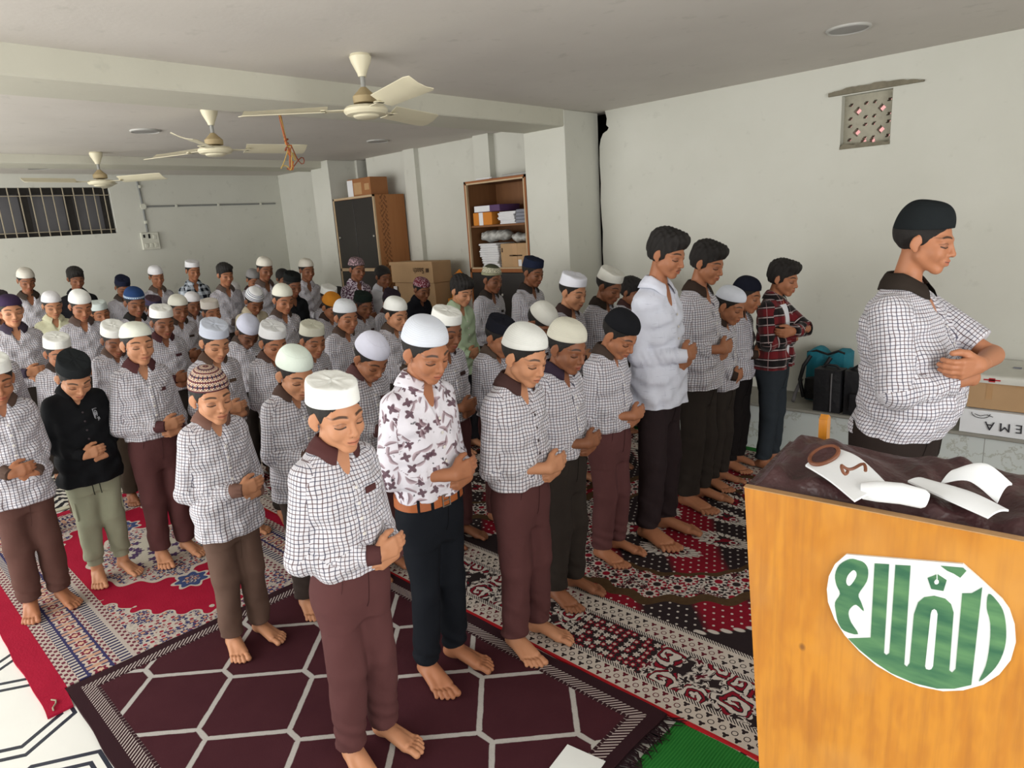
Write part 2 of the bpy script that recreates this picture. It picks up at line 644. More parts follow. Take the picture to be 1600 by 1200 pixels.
# ------------------------------------------------------------------ recessed ceiling lamps (off)
M_lamp = plain('lamp_diffuser', (150, 148, 146), .5, .4, .05, 10)
M_rim = plain('lamp_rim', (176, 175, 170), .5, .4, .05, 10)
for x, y, lab in ((-1.31, 4.04, 'round ceiling lamp at upper right, above the pierced vent wall'), (-5.83, 2.10, 'round ceiling lamp beside the middle fan'),
                  (-5.74, 4.23, 'round ceiling lamp above the open shelf unit, beyond the hanging wires'), (-8.63, 1.99, 'round ceiling lamp past the far beam above the barred window'),
                  (-8.52, 3.83, 'round ceiling lamp past the far beam above the conduit')):
    l = empty('ceiling_lamp', (x, y, CEIL), 0, lab, 'ceiling lamp', 'round ceiling lamps')
    mb = MB(); mb.lathe([(.088, -.002), (.1, -.012), (.108, -.008), (.11, 0.0)], n=32); mb.build('rim', M_rim, l, smooth=True)
    mb = MB(); mb.lathe([(.0, -.009), (.07, -.0095), (.094, -.007), (.094, -.001)], n=32); mb.build('diffuser', M_lamp, l, smooth=True)

# ------------------------------------------------------------------ dangling wires
M_wo = plain('orange_wire', (190, 104, 40), .5, .4, .15, 30)
M_wr = plain('brown_wire', (140, 70, 42), .5, .4, .15, 30)
M_wy = plain('yellow_wire', (182, 150, 76), .5, .4, .15, 30)
w = empty('hanging_wires', (-4.337, 2.415, CEIL), 0, 'tangled orange and yellow wires hanging from the ceiling by the beam', 'wires')
random.seed(11)
for k in range(6):
    path = [(0.003 * math.cos(k), .003 * math.sin(k), 0)]
    for i in range(1, 6):
        path.append((.006 * math.cos(k + i * .5) + .004 * i, .006 * math.sin(k + i * .5) + .004 * i, -.055 * i))
    a = k * 1.05
    for i in range(1, 15):
        t = i / 14
        loop = math.sin(PI * t)
        path.append((.02 + (.035 + .015 * (k % 3)) * math.cos(a + t * 5.5) * loop * .6 - .02 * t, .03 + (.045 + .05 * (k in (1, 4))) * loop * math.sin(1.0 + k * .6) + .03 * math.cos(a * 2 + t * 7) * loop, -.275 - .16 * t + .05 * math.sin(a + t * 9) * loop))
    mb = MB(); mb.tube(path, .0036, 6); mb.build('wire', (M_wo, M_wr, M_wy)[k % 3], w, smooth=True)
mb = MB(); mb.tube([(.02 + .012 * math.cos(t), .022 + .012 * math.sin(t), -.27 + .004 * t) for t in np.linspace(0, 12, 40)], .004, 6); mb.build('wire_knot', M_wr, w, smooth=True)
# ------------------------------------------------------------------ carpets and mats
def sheet(name, x0, x1, y0, y1, z0, z1, mat, label, cat, step=.05, amp=.0015, ragged=.004, seed=1):
    rnd = random.Random(seed)
    nx, ny = max(2, int((x1 - x0) / step)), max(2, int((y1 - y0) / step))
    nx, ny = min(nx, 90), min(ny, 60)
    v = []
    for i in range(nx + 1):
        for j in range(ny + 1):
            x, y = x0 + (x1 - x0) * i / nx, y0 + (y1 - y0) * j / ny
            w = math.sin(x * 5.1 + seed) * math.sin(y * 4.3 + seed * 2)
            e = ragged * (math.sin(y * 9 + seed) + .6 * math.sin(y * 23)) if i in (0, nx) else 0
            e2 = ragged * (math.sin(x * 8 + seed) + .6 * math.sin(x * 21)) if j in (0, ny) else 0
            v.append((x + e, y + e2, z1 - amp + amp * w))
    top = len(v)
    f = [(i * (ny + 1) + j, (i + 1) * (ny + 1) + j, (i + 1) * (ny + 1) + j + 1, i * (ny + 1) + j + 1) for i in range(nx) for j in range(ny)]
    rim = [i * (ny + 1) for i in range(nx)] + [nx * (ny + 1) + j for j in range(ny)] + [i * (ny + 1) + ny for i in range(nx, 0, -1)] + [j for j in range(ny, 0, -1)]
    low = [(v[k][0], v[k][1], z0) for k in rim]
    v += low
    n = len(rim)
    for k in range(n):
        f.append((rim[k], top + k, top + (k + 1) % n, rim[(k + 1) % n]))
    f.append(tuple(top + k for k in range(n - 1, -1, -1)))
    mb = MB(); mb.add(v, f)
    o = mb.build(name, mat)
    return tag(o, label, cat) if label else o


WHITE_, CREAM_, BLK_, RED_, MAR_ = lin((204, 196, 188)), lin((196, 184, 172)), lin((44, 36, 38)), lin((142, 22, 42)), lin((92, 26, 38))


def flower(vec, scale, petals=6, inner=.35, r0=.55, rnd=.35):
    """0..1 mask of daisy-like flowers on a jittered lattice; also the centre disc mask and per-flower random"""
    vn = voro(vec, scale, rnd=rnd)
    px, py, _ = xyz(E(vn.outputs['Position']))
    x, y, _ = xyz(vec)
    dx, dy = (x - px) * scale, (y - py) * scale
    r = hyp(dx, dy)
    th = atan2(dy, dx)
    rr = r0 * (.78 + .22 * cos(th * float(petals)))
    rn = xyz(E(vn.outputs['Color']))[0]
    return ramp(.03, -.03, r - rr), ramp(inner * r0 + .03, inner * r0 - .03, r), rn, r, th


def _hexmat():
    x, y, z = xyz(objco())
    a = abs(mod(x + 2.265 + .265, .53) - .265)
    b = abs(mod(y - .645 + .21, .42) - .21)
    diag = abs((a - .0325) * .21 - b * .20) / .29
    d1 = mx(b, a - .0325)
    d2 = mx(.21 - b, .2325 - a)
    wob = (noise(objco(), 26.0) - .5) * .006
    d = mn(mn(diag + mx(.0325 - a, 0.0) * 3.0 + mx(a - .2325, 0.0) * 3.0, d1), d2) + wob
    line = ramp(.0115, .0085, d)
    n = noise(objco(), 9.0, 4.0)
    sp = ramp(.70, .76, noise(objco(), 120.0, 2.0))
    base = mixc(n * .6 + sp * .35, lin((62, 30, 37)), lin((78, 42, 48)))
    col = mixc(line * .92, base, mixc(noise(objco(), 200.0), lin((168, 164, 160)), lin((196, 194, 190))))
    ex = mn(x + 2.97, -1.06 - x)
    ey = mn(y - .39, 1.75 - y)
    e = mn(ex, ey)
    col = mixc(e < .10, col, lin((50, 30, 35)))
    al = mixc(ex < ey, x, y)
    al = xyz(al)[0]
    st = (mod(al + e * .9, .0165) < .0065) * inside(.045, e, .088)
    col = mixc(st, col, lin((182, 170, 166)))
    st2 = (mod(al * 1.0, .02) < .003) * inside(.088, e, .1)
    return (mixc(st2, col, lin((150, 136, 134))), noise(objco(), 400.0, 2.0) + noise(objco(), 6.0) * .6, .25, .004)


M_hexmat = material('maroon_hexagon_mat', _hexmat, .95, .08)


def ornament(v, s1=24.0):
    """dense persian filling of beige, navy, rust"""
    f, c, rn, r, th = flower(v, s1, 8, .4, .52, .6)
    vn = voro(v, s1 * 2.3)
    d = E(vn.outputs['Distance'])
    rn2 = xyz(E(vn.outputs['Color']))[0]
    col = mixc(rn2 > .52, lin((176, 166, 160)), lin((58, 60, 98)))
    col = mixc((rn2 > .8), col, lin((140, 60, 70)))
    col = mixc((d > .42), col, lin((192, 184, 172)))
    col = mixc(f, col, mixc(rn > .5, lin((64, 62, 104)), lin((196, 186, 176))))
    return mixc(c, col, mixc(rn > .5, lin((196, 150, 120)), lin((150, 40, 56))))


def _persian(cx_, y0, y1, x0, x1):
    def fn():
        o = objco()
        x, y, z = xyz(o)
        cy_ = (y0 + y1) / 2 + .03
        ey = mn(y - y0, y1 - y)
        ex = mn(x - x0, x1 - x)
        nz = noise(o, 120.0, 2.0)
        red = mixc(noise(o, 7.0, 4.0), lin((150, 18, 46)), lin((172, 30, 58)))
        orn = ornament(o, 22.0)
        dx, dy = (x - cx_) / .43, (y - cy_) / .32
        r = hyp(dx, dy)
        th = atan2(dy, dx)
        lob = 1.0 + .05 * cos(th * 14.0) + .04 * cos(th * 6.0)
        rr = r / lob
        med = rr < 1.0
        field = red
        col = mixc(med, field, orn)
        col = mixc(inside(.93, rr, 1.0), col, lin((198, 188, 176)))
        core = hyp(dx / .55, dy / .5) / (1.0 + .12 * cos(th * 8.0))
        fl, fc, _r, _a, _b = flower(o, 14.0, 5, .4, .4, .9)
        corec = mixc(fl, lin((190, 184, 170)), lin((76, 56, 92)))
        col = mixc(core < 1.0, col, corec)
        # pendants
        for sx_ in (-1, 1):
            pd = hyp((x - cx_ - sx_ * .52) / .09, (y - cy_) / .085) / (1.0 + .16 * cos(th * 0.0 + atan2(y - cy_, x - cx_ - sx_ * .52) * 7.0))
            col = mixc(pd < 1.0, col, mixc(pd < .82, lin((198, 188, 176)), mixc(pd < .45, lin((60, 76, 120)), orn)))
        # spandrels
        sp = (abs(dx / 2.15) ** 1.6 + abs(dy / 1.42) ** 1.6)
        spw = sp + .05 * sin(x * 62.0) + .04 * sin(y * 80.0)
        col = mixc(spw > 1.0, col, orn)
        col = mixc(inside(1.0, spw, 1.05), col, lin((196, 188, 176)))
        # borders across y: outer plain red, guard, main band, guard
        e = mn(ey, ex + .02)
        al = xyz(mixc((ex + .02) < ey, x, y))[0]
        ladder = mixc(mod(al, .026) < .013, lin((194, 186, 176)), lin((52, 50, 84)))
        small = mixc(sin(al * 150.0) * sin(e * 200.0) > .1, lin((188, 178, 168)), lin((110, 52, 66)))
        a2 = mod(al, .095) - .0475
        e2 = e - .225
        fr = hyp(a2, e2 * 1.0)
        mt = atan2(e2, a2)
        ros = fr / (1.0 + .18 * cos(mt * 6.0))
        main = mixc(ros < .038, lin((56, 56, 96)), lin((196, 182, 168)))
        main = mixc(ros < .024, main, lin((120, 40, 60)))
        main = mixc(ros < .012, main, lin((206, 176, 150)))
        main = mixc((abs(abs(a2) - .0475) < .011) * (abs(e2) < .04), main, lin((190, 150, 126)))
        col = mixc(e < .395, col, small)
        col = mixc(e < .36, col, lin((182, 172, 164)))
        col = mixc(e < .345, col, ladder)
        col = mixc(e < .30, col, small)
        col = mixc(e < .275, col, main)
        col = mixc(e < .175, col, ladder)
        col = mixc(e < .145, col, small)
        col = mixc(e < .10, col, red)
        return (mixc(nz * .18, col, lin((60, 40, 50))), nz + noise(o, 5.0) * .8, .3, .005)
    return fn


M_persian = material('red_persian_rug', _persian(-3.98, .30, 1.80, -5.15, -2.30), .95, .08)


def _bigcarpet():
    o = objco()
    x, y, z = xyz(o)
    nz = noise(o, 160.0, 2.0)
    red = mixc(noise(o, 8.0), lin((120, 18, 34)), lin((140, 26, 44)))
    xp = mod(x + 1.72 + .74, 1.48) - .74
    yp = y - 3.13
    dx, dy = xp / .69, yp / .80
    r = hyp(dx, dy)
    th = atan2(dy, dx)
    # broad red and black shading stripes with white dots
    s_ = sin((x * .75 + y * .62) * 12.5 + sin(y * 5.0) * .4)
    zone = mixc(ramp(-.25, .25, s_), BLK_, red)
    dd = .042
    row = floor(y / dd)
    u = mod(x + mod(row, 2.0) * (dd * .5), dd) - dd * .5
    v = mod(y, dd) - dd * .5
    dots = ramp(.0068, .0050, hyp(u, v))
    zone = mixc(dots, zone, WHITE_)
    # big dots along the arch
    bd = hyp(mod(th * r * .75, .055) - .0275, (r - 1.33) * .75)
    # lace ring
    f, c, rn, fr, ft = flower(o, 11.0, 9, .45, .46, .7)
    f2, c2, rn2, fr2, ft2 = flower(o, 25.0, 6, .4, .5, .8)
    lace = mixc(ramp(.45, .55, noise(o, 90.0, 2.0)), WHITE_, mixc(rn > .5, BLK_, MAR_))
    lace = mixc(f2, lace, mixc(rn2 > .6, WHITE_, MAR_))
    lace = mixc(c2, lace, BLK_)
    lace = mixc(fr < .49, lace, mixc(rn > .5, RED_, BLK_))
    lace = mixc(f * (fr > .2), lace, WHITE_)
    lace = mixc(c, lace, mixc(rn > .5, BLK_, RED_))
    brown = mixc(noise(o, 40.0), lin((66, 48, 32)), lin((88, 68, 44)))
    # big white leaf flowers
    lf = zone
    for (cx_, cy_, an) in ((.06, -.32, .25), (.22, -.07, .1), (.10, .20, -.15), (-.22, -.22, .55), (-.25, .12, -.4), (.05, .42, -.3)):
        ca, sa = math.cos(an), math.sin(an)
        ax_ = (xp - cx_) * ca + (yp - cy_) * sa
        ay_ = (yp - cy_) * ca - (xp - cx_) * sa
        tt = atan2(ay_ * 1.9, ax_)
        q = hyp(ax_ / .155, ay_ / (.083 - .028 * ramp(-.1, .15, ax_)))
        q = q / (1.0 + .09 * cos(tt * 20.0))
        lf = mixc(q < 1.0, lf, WHITE_)
        lf = mixc((q < .98) * (sin(tt * 20.0) > .86) * (q > .62), lf, BLK_)
        lf = mixc(q < .62, lf, BLK_)
        lf = mixc(q < .55, lf, mixc(noise(o, 30.0) > .52, red, BLK_))
        cen = hyp(ax_ + .055, ay_) / (.035 * (1.0 + .3 * cos(atan2(ay_, ax_ + .055) * 6.0)))
        lf = mixc(cen < 1.0, lf, WHITE_)
        lf = mixc(cen < .4, lf, red)
        ring = hyp(ax_ - .06, ay_)
        lf = mixc(inside(.013, ring, .022), lf, WHITE_)
    col = mixc(r > 1.33, zone, BLK_)
    col = mixc(ramp(.020, .015, bd) * (r > 1.25), col, WHITE_)
    wv = .022 * sin(th * 26.0) + .02 * sin(th * 11.0)
    col = mixc((r + wv) < 1.06, col, brown)
    col = mixc((r + wv) < .98, col, lace)
    col = mixc((r + wv * .5) < .74, col, brown)
    col = mixc((r + wv * .3) < .70, col, lf)
    # straight borders parallel to both long edges
    e = mn(y - 1.76, 4.5 - y)
    chain = mixc(sin((x + e) * 520.0) > 0.0, WHITE_, BLK_)
    cp = .043
    ux = mod(x, cp) - cp * .5
    ux2 = mod(x + cp * .5, cp) - cp * .5

    def creamband(e0):
        c0 = mixc(noise(o, 60.0), CREAM_, WHITE_)
        rr = hyp(ux, e - e0)
        tone = mixc(sin(x * 9.0) > 0.0, BLK_, MAR_)
        c0 = mixc(inside(.0085, rr, .0118), c0, tone)
        for off in (-.026, .026):
            r3 = hyp(ux2, e - e0 - off)
            t3 = atan2(e - e0 - off, ux2)
            c0 = mixc(r3 < (.0098 * (1.0 + .35 * sin(t3 * 3.0))), c0, tone)
        return c0
    # scroll band
    w2 = vec3(x + (noise(o, 9.0) - .5) * .09, y + (noise(vec3(y, x), 9.0) - .5) * .07)
    vn = voro(w2, 6.4, rnd=.55)
    px, py, _ = xyz(E(vn.outputs['Position']))
    rn5 = xyz(E(vn.outputs['Color']))[0]
    sx_, sy_, _q = xyz(w2)
    lx, ly = sx_ - px, sy_ - py
    lr = hyp(lx, ly)
    lt = atan2(ly, lx)
    spi = sin(lt * 1.0 + lr * 170.0 + rn5 * 6.0 + sin(lt * 4.0 + lr * 60.0) * .7)
    scroll = mixc(spi > .05, BLK_, WHITE_)
    scroll = mixc((spi < -.72), scroll, red)
    d2 = voro(w2, 15.0, rnd=.9)
    p2x, p2y, _ = xyz(E(d2.outputs['Position']))
    mx_, my_ = sx_ - p2x, sy_ - p2y
    pr, pt = hyp(mx_, my_), atan2(my_, mx_)
    rn6 = xyz(E(d2.outputs['Color']))[0]
    pet = pr / (1.0 + .42 * cos(pt * 5.0 + rn6 * 6.0))
    lv = mixc(pet < .026, BLK_, WHITE_)
    lv = mixc(pet < .014, lv, mixc(rn6 > .45, MAR_, BLK_))
    lv = mixc(inside(.030, pet, .034), lv, WHITE_)
    scroll = mixc((lr + .014 * sin(lt * 5.0)) > .060, scroll, lv)
    f7, c7, rn7, r7, t7 = flower(o, 30.0, 6, .4, .5, .4)
    dz = mixc(f7, BLK_, mixc(rn7 > .6, RED_, WHITE_))
    dz = mixc(c7, dz, CREAM_)
    scroll = mixc(sin(x * 4.0 + 1.1) > .72, scroll, dz)
    col = mixc(e < .475, col, chain)
    col = mixc(e < .455, col, creamband(.40))
    col = mixc(e < .355, col, chain)
    col = mixc(e < .335, col, scroll)
    col = mixc(e < .118, col, chain)
    col = mixc(e < .098, col, creamband(.058))
    col = mixc(e < .014, col, lin((176, 34, 40)))
    return (mixc(nz * .15, col, lin((50, 36, 40))), nz, .35, .004)


M_bigcarpet = material('red_black_floral_carpet', _bigcarpet, .95, .08)


def _greenmat():
    x, y, z = xyz(objco())
    rib = sin(x * 640.0 + sin(y * 30.0) * .6)
    return (mixc(ramp(-.3, 1.0, rib) * .5, lin((36, 112, 46)), lin((62, 146, 66))), rib, .4, .003)


M_green = material('ribbed_green_mat', _greenmat, .9, .1)


def _bwrug():
    o = objco()
    x, y, z = xyz(o)
    n0 = noise(o, 16.0, 2.0)
    zig = sin((x + abs(mod(y, .16) - .08) * 1.2) * 60.0) + (n0 - .5) * 2.0
    n = noise(o, 34.0, 2.0)
    col = mixc((zig + (n - .5) * 3.0) > 0.0, lin((38, 36, 40)), lin((196, 192, 182)))
    e = mn(mn(x + 8.9, -5.2 - x), mn(y - .1, 1.78 - y))
    return mixc(e < .06, col, lin((184, 180, 160)))


M_bw = material('black_white_rug', _bwrug, .95, .1)


def _plainrug():
    o = objco()
    return mixc(noise(o, 20.0), lin((92, 40, 46)), lin((120, 60, 60)))


sheet('green_mat', -1.02, .9, 1.44, 1.757, 0.0005, .005, M_green, 'bright green ribbed mat under the floral carpet edge by the lectern', 'mat', seed=3)
sheet('green_runner', -3.4, .9, 4.446, 4.532, 0.0005, .004, M_green, 'narrow green floor strip along the foot of the tiled bench', 'mat', seed=5)
sheet('floral_carpet', -9.0, .85, 1.76, 4.44, .001, .0105, M_bigcarpet, 'large red, black and white floral carpet under the long rows', 'carpet', seed=2)
prug = sheet('persian_rug', -5.15, -2.975, .30, 1.754, .0005, .0125, M_persian, 'red rug with blue and cream medallion under the black shirt boy', 'rug', seed=7)
sheet('patterned_rug', -8.9, -5.2, .10, 1.754, .001, .0105, M_bw, 'black and white patterned rug under the rear rows on the left', 'rug', seed=9)
hexm = sheet('hexagon_mat', -2.97, -1.06, .39, 1.752, .0005, .0150, M_hexmat, 'dark maroon mat with white hexagon lines under the nearest boys', 'mat', seed=11, ragged=.003)
rnd = random.Random(8)
mb = MB()
for k in range(230):
    y = .40 + 1.35 * k / 230
    L = rnd.uniform(.035, .075)
    a = rnd.uniform(-.7, .7)
    mb.tube([(-1.062, y, .008), (-1.05 + L * .3, y + a * L * .3, .0105), (-1.062 + L, y + a * L, .006 + rnd.uniform(0, .004))], [.0034, .003, .0016], 4)
fr_ = mb.build('fringe', plain('dark_fringe', (38, 27, 30), .95, .05, .3, 40), hexm)
fr_['kind'] = 'stuff'
strip_ = sheet('rug_edge', -2.985, -2.83, .30, .386, .0008, .0120, M_persian, None, None, seed=7)
strip_.parent = prug
mb = MB(); mb.box((-.07, -.06, 0), (.07, .06, .0015)); cd = mb.build('white_card', plain('white_paper', (232, 236, 234), .6, .3, .03, 5))
cd.location = (-1.155, 1.375, .0152); cd.rotation_euler = (0, 0, .15); tag(cd, 'white card lying on the near edge of the maroon hexagon mat', 'card')
mb = MB(); mb.tube([(-2.93 + .02 * i, .335 + .012 * math.sin(i * 1.3), .0145) for i in range(5)], .003, 6)
th_ = mb.build('loose_thread', M_bar, smooth=True); tag(th_, 'loose white thread on the red edge of the persian rug', 'thread')
# ------------------------------------------------------------------ people: signed-distance bodies and clothes, one mesh per body / garment
def smin(a, b, k):
    if k <= 0:
        return np.minimum(a, b)
    h = np.clip(.5 + .5 * (b - a) / k, 0, 1)
    return b + (a - b) * h - k * h * (1 - h)


class Grid:
    def __init__(s, xs, ys, zs):
        s.a = [np.asarray(q, f32) for q in (xs, ys, zs)]
        s.D = np.full([len(q) for q in s.a], .3, f32)

    def sl(s, lo, hi):
        out = []
        for q, l, h in zip(s.a, lo, hi):
            i, j = np.searchsorted(q, l), np.searchsorted(q, h)
            if j - i < 1:
                return None
            out.append(slice(max(0, i - 1), min(len(q), j + 1)))
        return tuple(out)

    def co(s, r):
        return s.a[0][r[0]][:, None, None], s.a[1][r[1]][None, :, None], s.a[2][r[2]][None, None, :]

    def add(s, p, k=.01):
        fn, lo, hi = p
        r = s.sl([v - k - .008 for v in lo], [v + k + .008 for v in hi])
        if r is None:
            return
        s.D[r] = smin(s.D[r], fn(*s.co(r)).astype(f32), k)

    def cut(s, p, k=.005):
        fn, lo, hi = p
        r = s.sl([v - k - .006 for v in lo], [v + k + .006 for v in hi])
        if r is None:
            return
        s.D[r] = -smin(-s.D[r], fn(*s.co(r)).astype(f32), k)

    def mesh(s):
        """surface nets -> verts, quads"""
        D = s.D
        I = (D < 0)
        n = [d - 1 for d in D.shape]
        cnt = np.zeros(n, np.uint8)
        for dx in (0, 1):
            for dy in (0, 1):
                for dz in (0, 1):
                    cnt += I[dx:dx + n[0], dy:dy + n[1], dz:dz + n[2]]
        act = (cnt > 0) & (cnt < 8)
        idx = np.argwhere(act)
        ids = np.full(n, -1, np.int32)
        ids[act] = np.arange(len(idx))
        i, j, k = idx.T
        acc = np.zeros((len(idx), 3))
        c = np.zeros(len(idx))
        X, Y, Z = s.a

        def val(o):
            return D[i + o[0], j + o[1], k + o[2]].astype(float)

        def pos(o):
            return np.stack([X[i + o[0]], Y[j + o[1]], Z[k + o[2]]], 1)
        for ax in range(3):
            for u in (0, 1):
                for w in (0, 1):
                    o0 = [0, 0, 0]
                    o0[(ax + 1) % 3], o0[(ax + 2) % 3] = u, w
                    o1 = list(o0)
                    o1[ax] = 1
                    a, b = val(o0), val(o1)
                    mk = (a < 0) != (b < 0)
                    t = np.where(mk, a / np.where(mk, a - b, 1), 0)
                    acc += np.where(mk[:, None], pos(o0) * (1 - t[:, None]) + pos(o1) * t[:, None], 0)
                    c += mk
        V = acc / c[:, None]
        F = []
        for ax in range(3):
            a, b = (ax + 1) % 3, (ax + 2) % 3
            s0 = [slice(None)] * 3
            s1 = [slice(None)] * 3
            s0[ax], s1[ax] = slice(0, -1), slice(1, None)
            s0[a] = s1[a] = slice(1, -1)
            s0[b] = s1[b] = slice(1, -1)
            A, B = I[tuple(s0)], I[tuple(s1)]
            for flip, mk in ((False, A & ~B), (True, ~A & B)):
                q = np.argwhere(mk)
                if not len(q):
                    continue
                q[:, a] += 1
                q[:, b] += 1
                def cid(da, db):
                    w = q.copy()
                    w[:, a] -= da
                    w[:, b] -= db
                    return ids[w[:, 0], w[:, 1], w[:, 2]]
                f = np.stack([cid(1, 1), cid(0, 1), cid(0, 0), cid(1, 0)], 1)
                F.append(f[:, ::-1] if flip else f)
        F = np.concatenate(F)
        F = F[(F >= 0).all(1)]
        return V, F


def smooth_mesh(V, F, it=1, lam=.5):
    e = np.concatenate([F[:, [0, 1]], F[:, [1, 2]], F[:, [2, 3]], F[:, [3, 0]]])
    for _ in range(it):
        S = np.zeros_like(V)
        C = np.zeros(len(V))
        for a, b in ((0, 1), (1, 0)):
            for d in range(3):
                S[:, d] += np.bincount(e[:, a], V[e[:, b], d], len(V))
            C += np.bincount(e[:, a], minlength=len(V))
        V = V * (1 - lam) + lam * S / np.maximum(C, 1)[:, None]
    return V


def keep_biggest(V, F):
    return V, F


def make_mesh(name, V, F, mats, uv=None, at=None, mi=None):
    me = bpy.data.meshes.new(name)
    nf = len(F)
    me.vertices.add(len(V))
    me.vertices.foreach_set('co', np.ascontiguousarray(V, f32).ravel())
    me.loops.add(nf * 4)
    me.loops.foreach_set('vertex_index', np.ascontiguousarray(F, np.int32).ravel())
    me.polygons.add(nf)
    me.polygons.foreach_set('loop_start', np.arange(0, nf * 4, 4, dtype=np.int32))
    me.polygons.foreach_set('use_smooth', np.ones(nf, bool))
    if uv is not None:
        l = me.uv_layers.new(name='UVMap')
        l.data.foreach_set('uv', np.ascontiguousarray(uv, f32).ravel())
    if at is not None:
        a = me.attributes.new('hl', 'FLOAT_VECTOR', 'POINT')
        a.data.foreach_set('vector', np.ascontiguousarray(at, f32).ravel())
    for m in mats if isinstance(mats, (list, tuple)) else [mats]:
        me.materials.append(m)
    if mi is not None:
        me.polygons.foreach_set('material_index', np.asarray(mi, np.int32))
    me.update(calc_edges=True)
    return me


def mobj(name, me, parent=None, col=None):
    o = bpy.data.objects.new(name, me)
    link(o, parent)
    if col is not None:
        o.color = (*lin(col), 1)
    return o


def cap(a, b, r1, r2):
    a = np.array(a, float)
    b = np.array(b, float)
    ba = b - a
    L = float(ba @ ba) + 1e-12

    def fn(x, y, z):
        px, py, pz = x - a[0], y - a[1], z - a[2]
        t = np.clip((px * ba[0] + py * ba[1] + pz * ba[2]) / L, 0, 1)
        return np.sqrt((px - t * ba[0]) ** 2 + (py - t * ba[1]) ** 2 + (pz - t * ba[2]) ** 2) - (r1 + (r2 - r1) * t)
    r = max(r1, r2)
    return fn, np.minimum(a, b) - r, np.maximum(a, b) + r


def ell(c, rad, R=None):
    c = np.array(c, float)
    rad = np.array(rad, float)
    R = np.eye(3) if R is None else R           # columns = axes in world

    def fn(x, y, z):
        px, py, pz = x - c[0], y - c[1], z - c[2]
        l = [(px * R[0, i] + py * R[1, i] + pz * R[2, i]) / rad[i] for i in range(3)]
        k0 = np.sqrt(l[0] ** 2 + l[1] ** 2 + l[2] ** 2)
        k1 = np.sqrt((l[0] / rad[0]) ** 2 + (l[1] / rad[1]) ** 2 + (l[2] / rad[2]) ** 2)
        return k0 * (k0 - 1) / np.maximum(k1, 1e-6)
    ext = np.sqrt(((R * rad) ** 2).sum(1))
    return fn, c - ext, c + ext


class Tube:
    """vertical profile: rows of z, cx, ax, ay"""

    def __init__(s, rows, n=2.3):
        s.t = np.array(rows, float)
        s.n = n

    def at(s, z):
        return [np.interp(z, s.t[:, 0], s.t[:, i]) for i in (1, 2, 3)]

    def prim(s, zlo=None, zhi=None, grow=0.0, wr=None):
        zlo = s.t[0, 0] if zlo is None else zlo
        zhi = s.t[-1, 0] if zhi is None else zhi

        def fn(x, y, z):
            cx, ax, ay = s.at(z.ravel())
            ax = np.maximum(ax + grow, .004).reshape(1, 1, -1)
            ay = np.maximum(ay + grow, .004).reshape(1, 1, -1)
            cx = cx.reshape(1, 1, -1)
            k = ((np.abs(x - cx) / ax) ** s.n + (np.abs(y) / ay) ** s.n) ** (1 / s.n)
            d = (k - 1) * np.minimum(ax, ay)
            if wr is not None:
                d = d + wr(x, y, z)
            return np.maximum(np.maximum(d * .9, zlo - z), z - zhi)
        ax, ay = s.t[:, 2].max() + grow, s.t[:, 3].max() + grow
        c0, c1 = s.t[:, 1].min(), s.t[:, 1].max()
        return fn, np.array([c0 - ax, -ay, zlo]), np.array([c1 + ax, ay, zhi])

    def front(s, y, z, grow=0.0, back=False):
        cx, ax, ay = s.at(z)
        t = np.clip(1 - np.abs(y / (ay + grow)) ** s.n, 0, 1) ** (1 / s.n)
        return cx + (ax + grow) * t * (-1 if back else 1)


def rot_head(p, y, r):
    cp, sp, cy, sy, cr, sr = math.cos(p), math.sin(p), math.cos(y), math.sin(y), math.cos(r), math.sin(r)
    Ry = np.array([[cp, 0, sp], [0, 1, 0], [-sp, 0, cp]])      # pitch: nose down
    Rz = np.array([[cy, -sy, 0], [sy, cy, 0], [0, 0, 1]])
    Rx = np.array([[1, 0, 0], [0, cr, -sr], [0, sr, cr]])
    return Rz @ Ry @ Rx


def U(*v):
    v = np.array(v, float)
    return v / np.linalg.norm(v)


def axis(parts):
    """piecewise spacing: (start, end, step) segments -> coordinates"""
    out = []
    for a, b, st in parts:
        n = max(1, int(round((b - a) / st)))
        out += list(a + (b - a) * np.arange(n) / n)
    return out + [parts[-1][1]]


